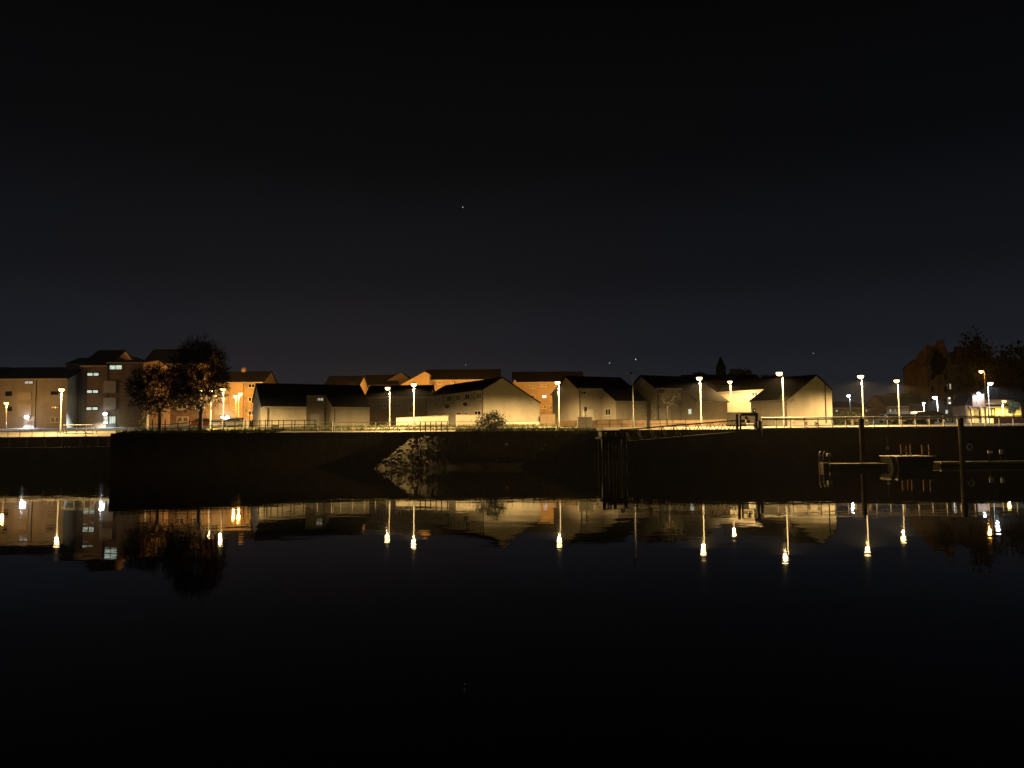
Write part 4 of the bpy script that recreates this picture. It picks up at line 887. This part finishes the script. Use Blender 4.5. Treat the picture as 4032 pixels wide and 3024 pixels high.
def cabinet(label, x0_, x1_, ytop, Y, m, name='utility_cabinet'):
    a, b_ = P(x0_, ytop, Y), P(x1_, ytop, Y); z = zg(a.x, Y); o = thing(name, label, 'cabinet', ((a.x + b_.x) / 2, Y, z)); q = MB(); q.box((a.x, Y, z - .1), (b_.x, Y + .4, a.z)); q.build('body', m, o)
    q = MB(); q.box((a.x - .03, Y - .03, a.z + .002), (b_.x + .03, Y + .43, a.z + .05)); q.build('lid', m, o)
    for i in (0, 1):
        w_ = (b_.x - a.x) / 2; q = MB(); q.box((a.x + i * w_ + .03, Y - .02, z + .1), (a.x + (i + 1) * w_ - .03, Y - .002, a.z - .06)); q.build('door', m, o)
cabinet('pale utility cabinet behind the fence below the left cottage wing', 1073, 1096, 1675, 90, PLASTIC)
cabinet('grey cabinet beside the thin sapling', 959, 981, 1651, 96, CONC)
cabinet('white storage box behind the gate portal', 2945, 2966, 1670, 78, PLASTIC)
q = MB(); a = P(582, 1603, 90.5); q.tube([(a.x, 90.5, zg(a.x, 90.5) - .1), tuple(a)], .10, 8); tag(q.build('pale_post', FASCIA), 'pale unlit post left of the smaller tree', 'post')
TL = thing('traffic_light', 'traffic light with three white glowing lenses by the tenement', 'traffic light', bs(3741, 118)); X = PX(3741, 118); zt_ = P(3741, 1563, 118).z; zb_ = P(3741, 1592, 118).z
q = MB(); q.tube([(X, 118.1, zg(X, 118) - .1), (X, 118.1, zt_)], .06, 8); q.build('post', DSTEEL, TL); q = MB(); q.box((X - .24, 117.8, zb_), (X + .24, 118.04, zt_)); hd = q.build('head', PLASTIC, TL)
for k in range(3):
    q = MB(); q.ball((X, 117.79, zb_ + (zt_ - zb_) * (k + .5) / 3), .10, .05, .10, 10, 4); q.build('lens', E_SIG if k != 1 else DSTEEL, hd)
c = P(3727, 1622, 116); SG = thing('street_sign', 'small pale sign on a post left of the traffic light foot', 'sign', bs(3727, 116)); q = MB(); q.box((c.x - .16, 115.95, c.z - .24), (c.x + .16, 116, c.z + .26)); q.build('plate', PLASTIC, SG); q = MB(); q.tube([(c.x, 116.05, zg(c.x, 116) - .1), (c.x, 116.05, c.z + .26)], .03, 6); q.build('post', DSTEEL, SG)

# ------------------------------------------------------------------ cars
def car(label, x, Y, rz, paint, heads=False, tails=False, est=False, dz=0):
    X = PX(x, Y); z = zg(X, Y) + dz; o = thing('parked_car', label, 'car', (0, 0, 0), 'cars parked along the far bank')
    prof = [(-2.05, .35), (-2.1, .62), (-1.98, .88), (-1.75, .95), (-1.45, 1.38) if not est else (-1.85, 1.40), (-.2, 1.46), (.35, 1.40), (1.0, .98), (1.9, .84), (2.08, .62), (2.05, .35)]
    def sec(pf, wy, w2):
        q = MB(); k = len(pf); vs_ = [(a, -(wy if b_ < .96 else w2), b_) for a, b_ in pf] + [(a, (wy if b_ < .96 else w2), b_) for a, b_ in pf]
        q.add(vs_, [tuple(range(k)), tuple(reversed(range(k, 2 * k)))] + [(i, i + k, (i + 1) % k + k, (i + 1) % k) for i in range(k)]); return q
    sec(prof, .84, .66).build('body', paint, o)
    for s in (-1, 1):
        q = MB(); q.add([(-1.5, s * .845, .97), (.86, s * .845, .97), (.3, s * .70, 1.34), (-1.2, s * .70, 1.34)], [(0, 1, 2, 3) if s < 0 else (3, 2, 1, 0)]); q.build('side_window', GLASS, o)
    q = MB(); q.add([(1.03, -.72, .985), (1.03, .72, .985), (.42, .58, 1.385), (.42, -.58, 1.385)], [(0, 1, 2, 3)]); q.build('windscreen', GLASS, o)
    q = MB(); xr = -1.80 if not est else -1.93; q.add([(xr, -.7, 1.0), (xr, .7, 1.0), (xr + .27, .56, 1.34), (xr + .27, -.56, 1.34)], [(3, 2, 1, 0)]); q.build('rear_window', GLASS, o)
    for sx in (-1.28, 1.3):
        for sy in (-1, 1):
            q = MB(); q.tube([(sx, sy * .66, .32), (sx, sy * .86, .32)], .32, 14); t_ = q.build('wheel', RUBBER, o); q = MB(); q.tube([(sx, sy * .862, .32), (sx, sy * .875, .32)], .19, 10); q.build('rim', STEEL, t_)
    for sy in (-1, 1):
        q = MB(); q.ball((2.04, sy * .62, .70), .08, .16, .10, 10, 5); q.build('headlight', E_HEAD if heads else PLASTIC, o)
        q = MB(); q.box((-2.12, sy * .66 - .13, .68), (-2.02, sy * .66 + .13, .84)); q.build('tail_light', E_TAIL if tails else RED, o)
    q = MB(); q.box((-2.14, -.26, .5), (-2.09, .26, .61)); q.build('number_plate', PLASTIC, o)
    o.location = (X, Y, z); o.rotation_euler = (0, 0, rz); BASE[o.name] = Vector((X, Y, z)); return o
car('red car partly behind the larger tree', 815, 112, .15, RED, tails=True)
car('silver hatchback seen from behind, right of the larger tree', 856, 106, math.pi / 2 + .25, SILVER, est=True)
car('white car under the porch light of the orange flats', 905, 110, math.pi + .4, WCAR)
car('dark car right of the white porch light', 944, 116, 0, BLACKC)
car('black car, leftmost of three in a line behind the promenade railing', 3572, 104, .1, BLACKC)
car('small black car, middle one of three behind the promenade railing', 3620, 103, .1, BLACKC)
car('large black estate car, rightmost of three behind the promenade railing', 3680, 100, 0, BLACKC, est=True, dz=.2)
car('white car with one lit headlight between the two promenade lamps', 3512, 125, .1, WCAR, heads=True)
car('car facing the river with two bright greenish headlights', 3789, 122, -math.pi / 2 + .15, BLACKC, heads=True)

# ------------------------------------------------------------------ stars
for x, y, s, lb in ((1822, 816, .8, 'lone faint star high in the middle of the sky'), (1833, 1436, .7, 'small star low above the long dark roof'), (2400, 1429, .8, 'faint star above the drainpipe house'), (2503, 1415, 1., 'brightest low star above the gap beside the unlit pole'), (3203, 1391, .6, 'faint star above the right gable')):
    q = MB(); q.ball(P(x, y, 1500), s, s, s, 6, 4); tag(q.build('star', E_STAR), lb, 'star', 'stars in the night sky')

# ------------------------------------------------------------------ added lamp mist
hm = bpy.data.materials.new('halo'); hm.use_nodes = True; t = hm.node_tree; t.nodes.clear()
v_ = t.nodes.new('ShaderNodeVolumePrincipled'); v_.inputs['Color'].default_value = (.9, .9, .92, 1); v_.inputs['Density'].default_value = HAZE; v_.inputs['Anisotropy'].default_value = .3
o_ = t.nodes.new('ShaderNodeOutputMaterial'); t.links.new(v_.outputs[0], o_.inputs['Volume'])
q = MB(); q.box((-950, -60, -1.6), (950, 760, 60)); tag(q.build('haze', hm), 'added thin lamp mist over the river', 'haze', kind='stuff')  # haze volume added so the lamps get soft halos
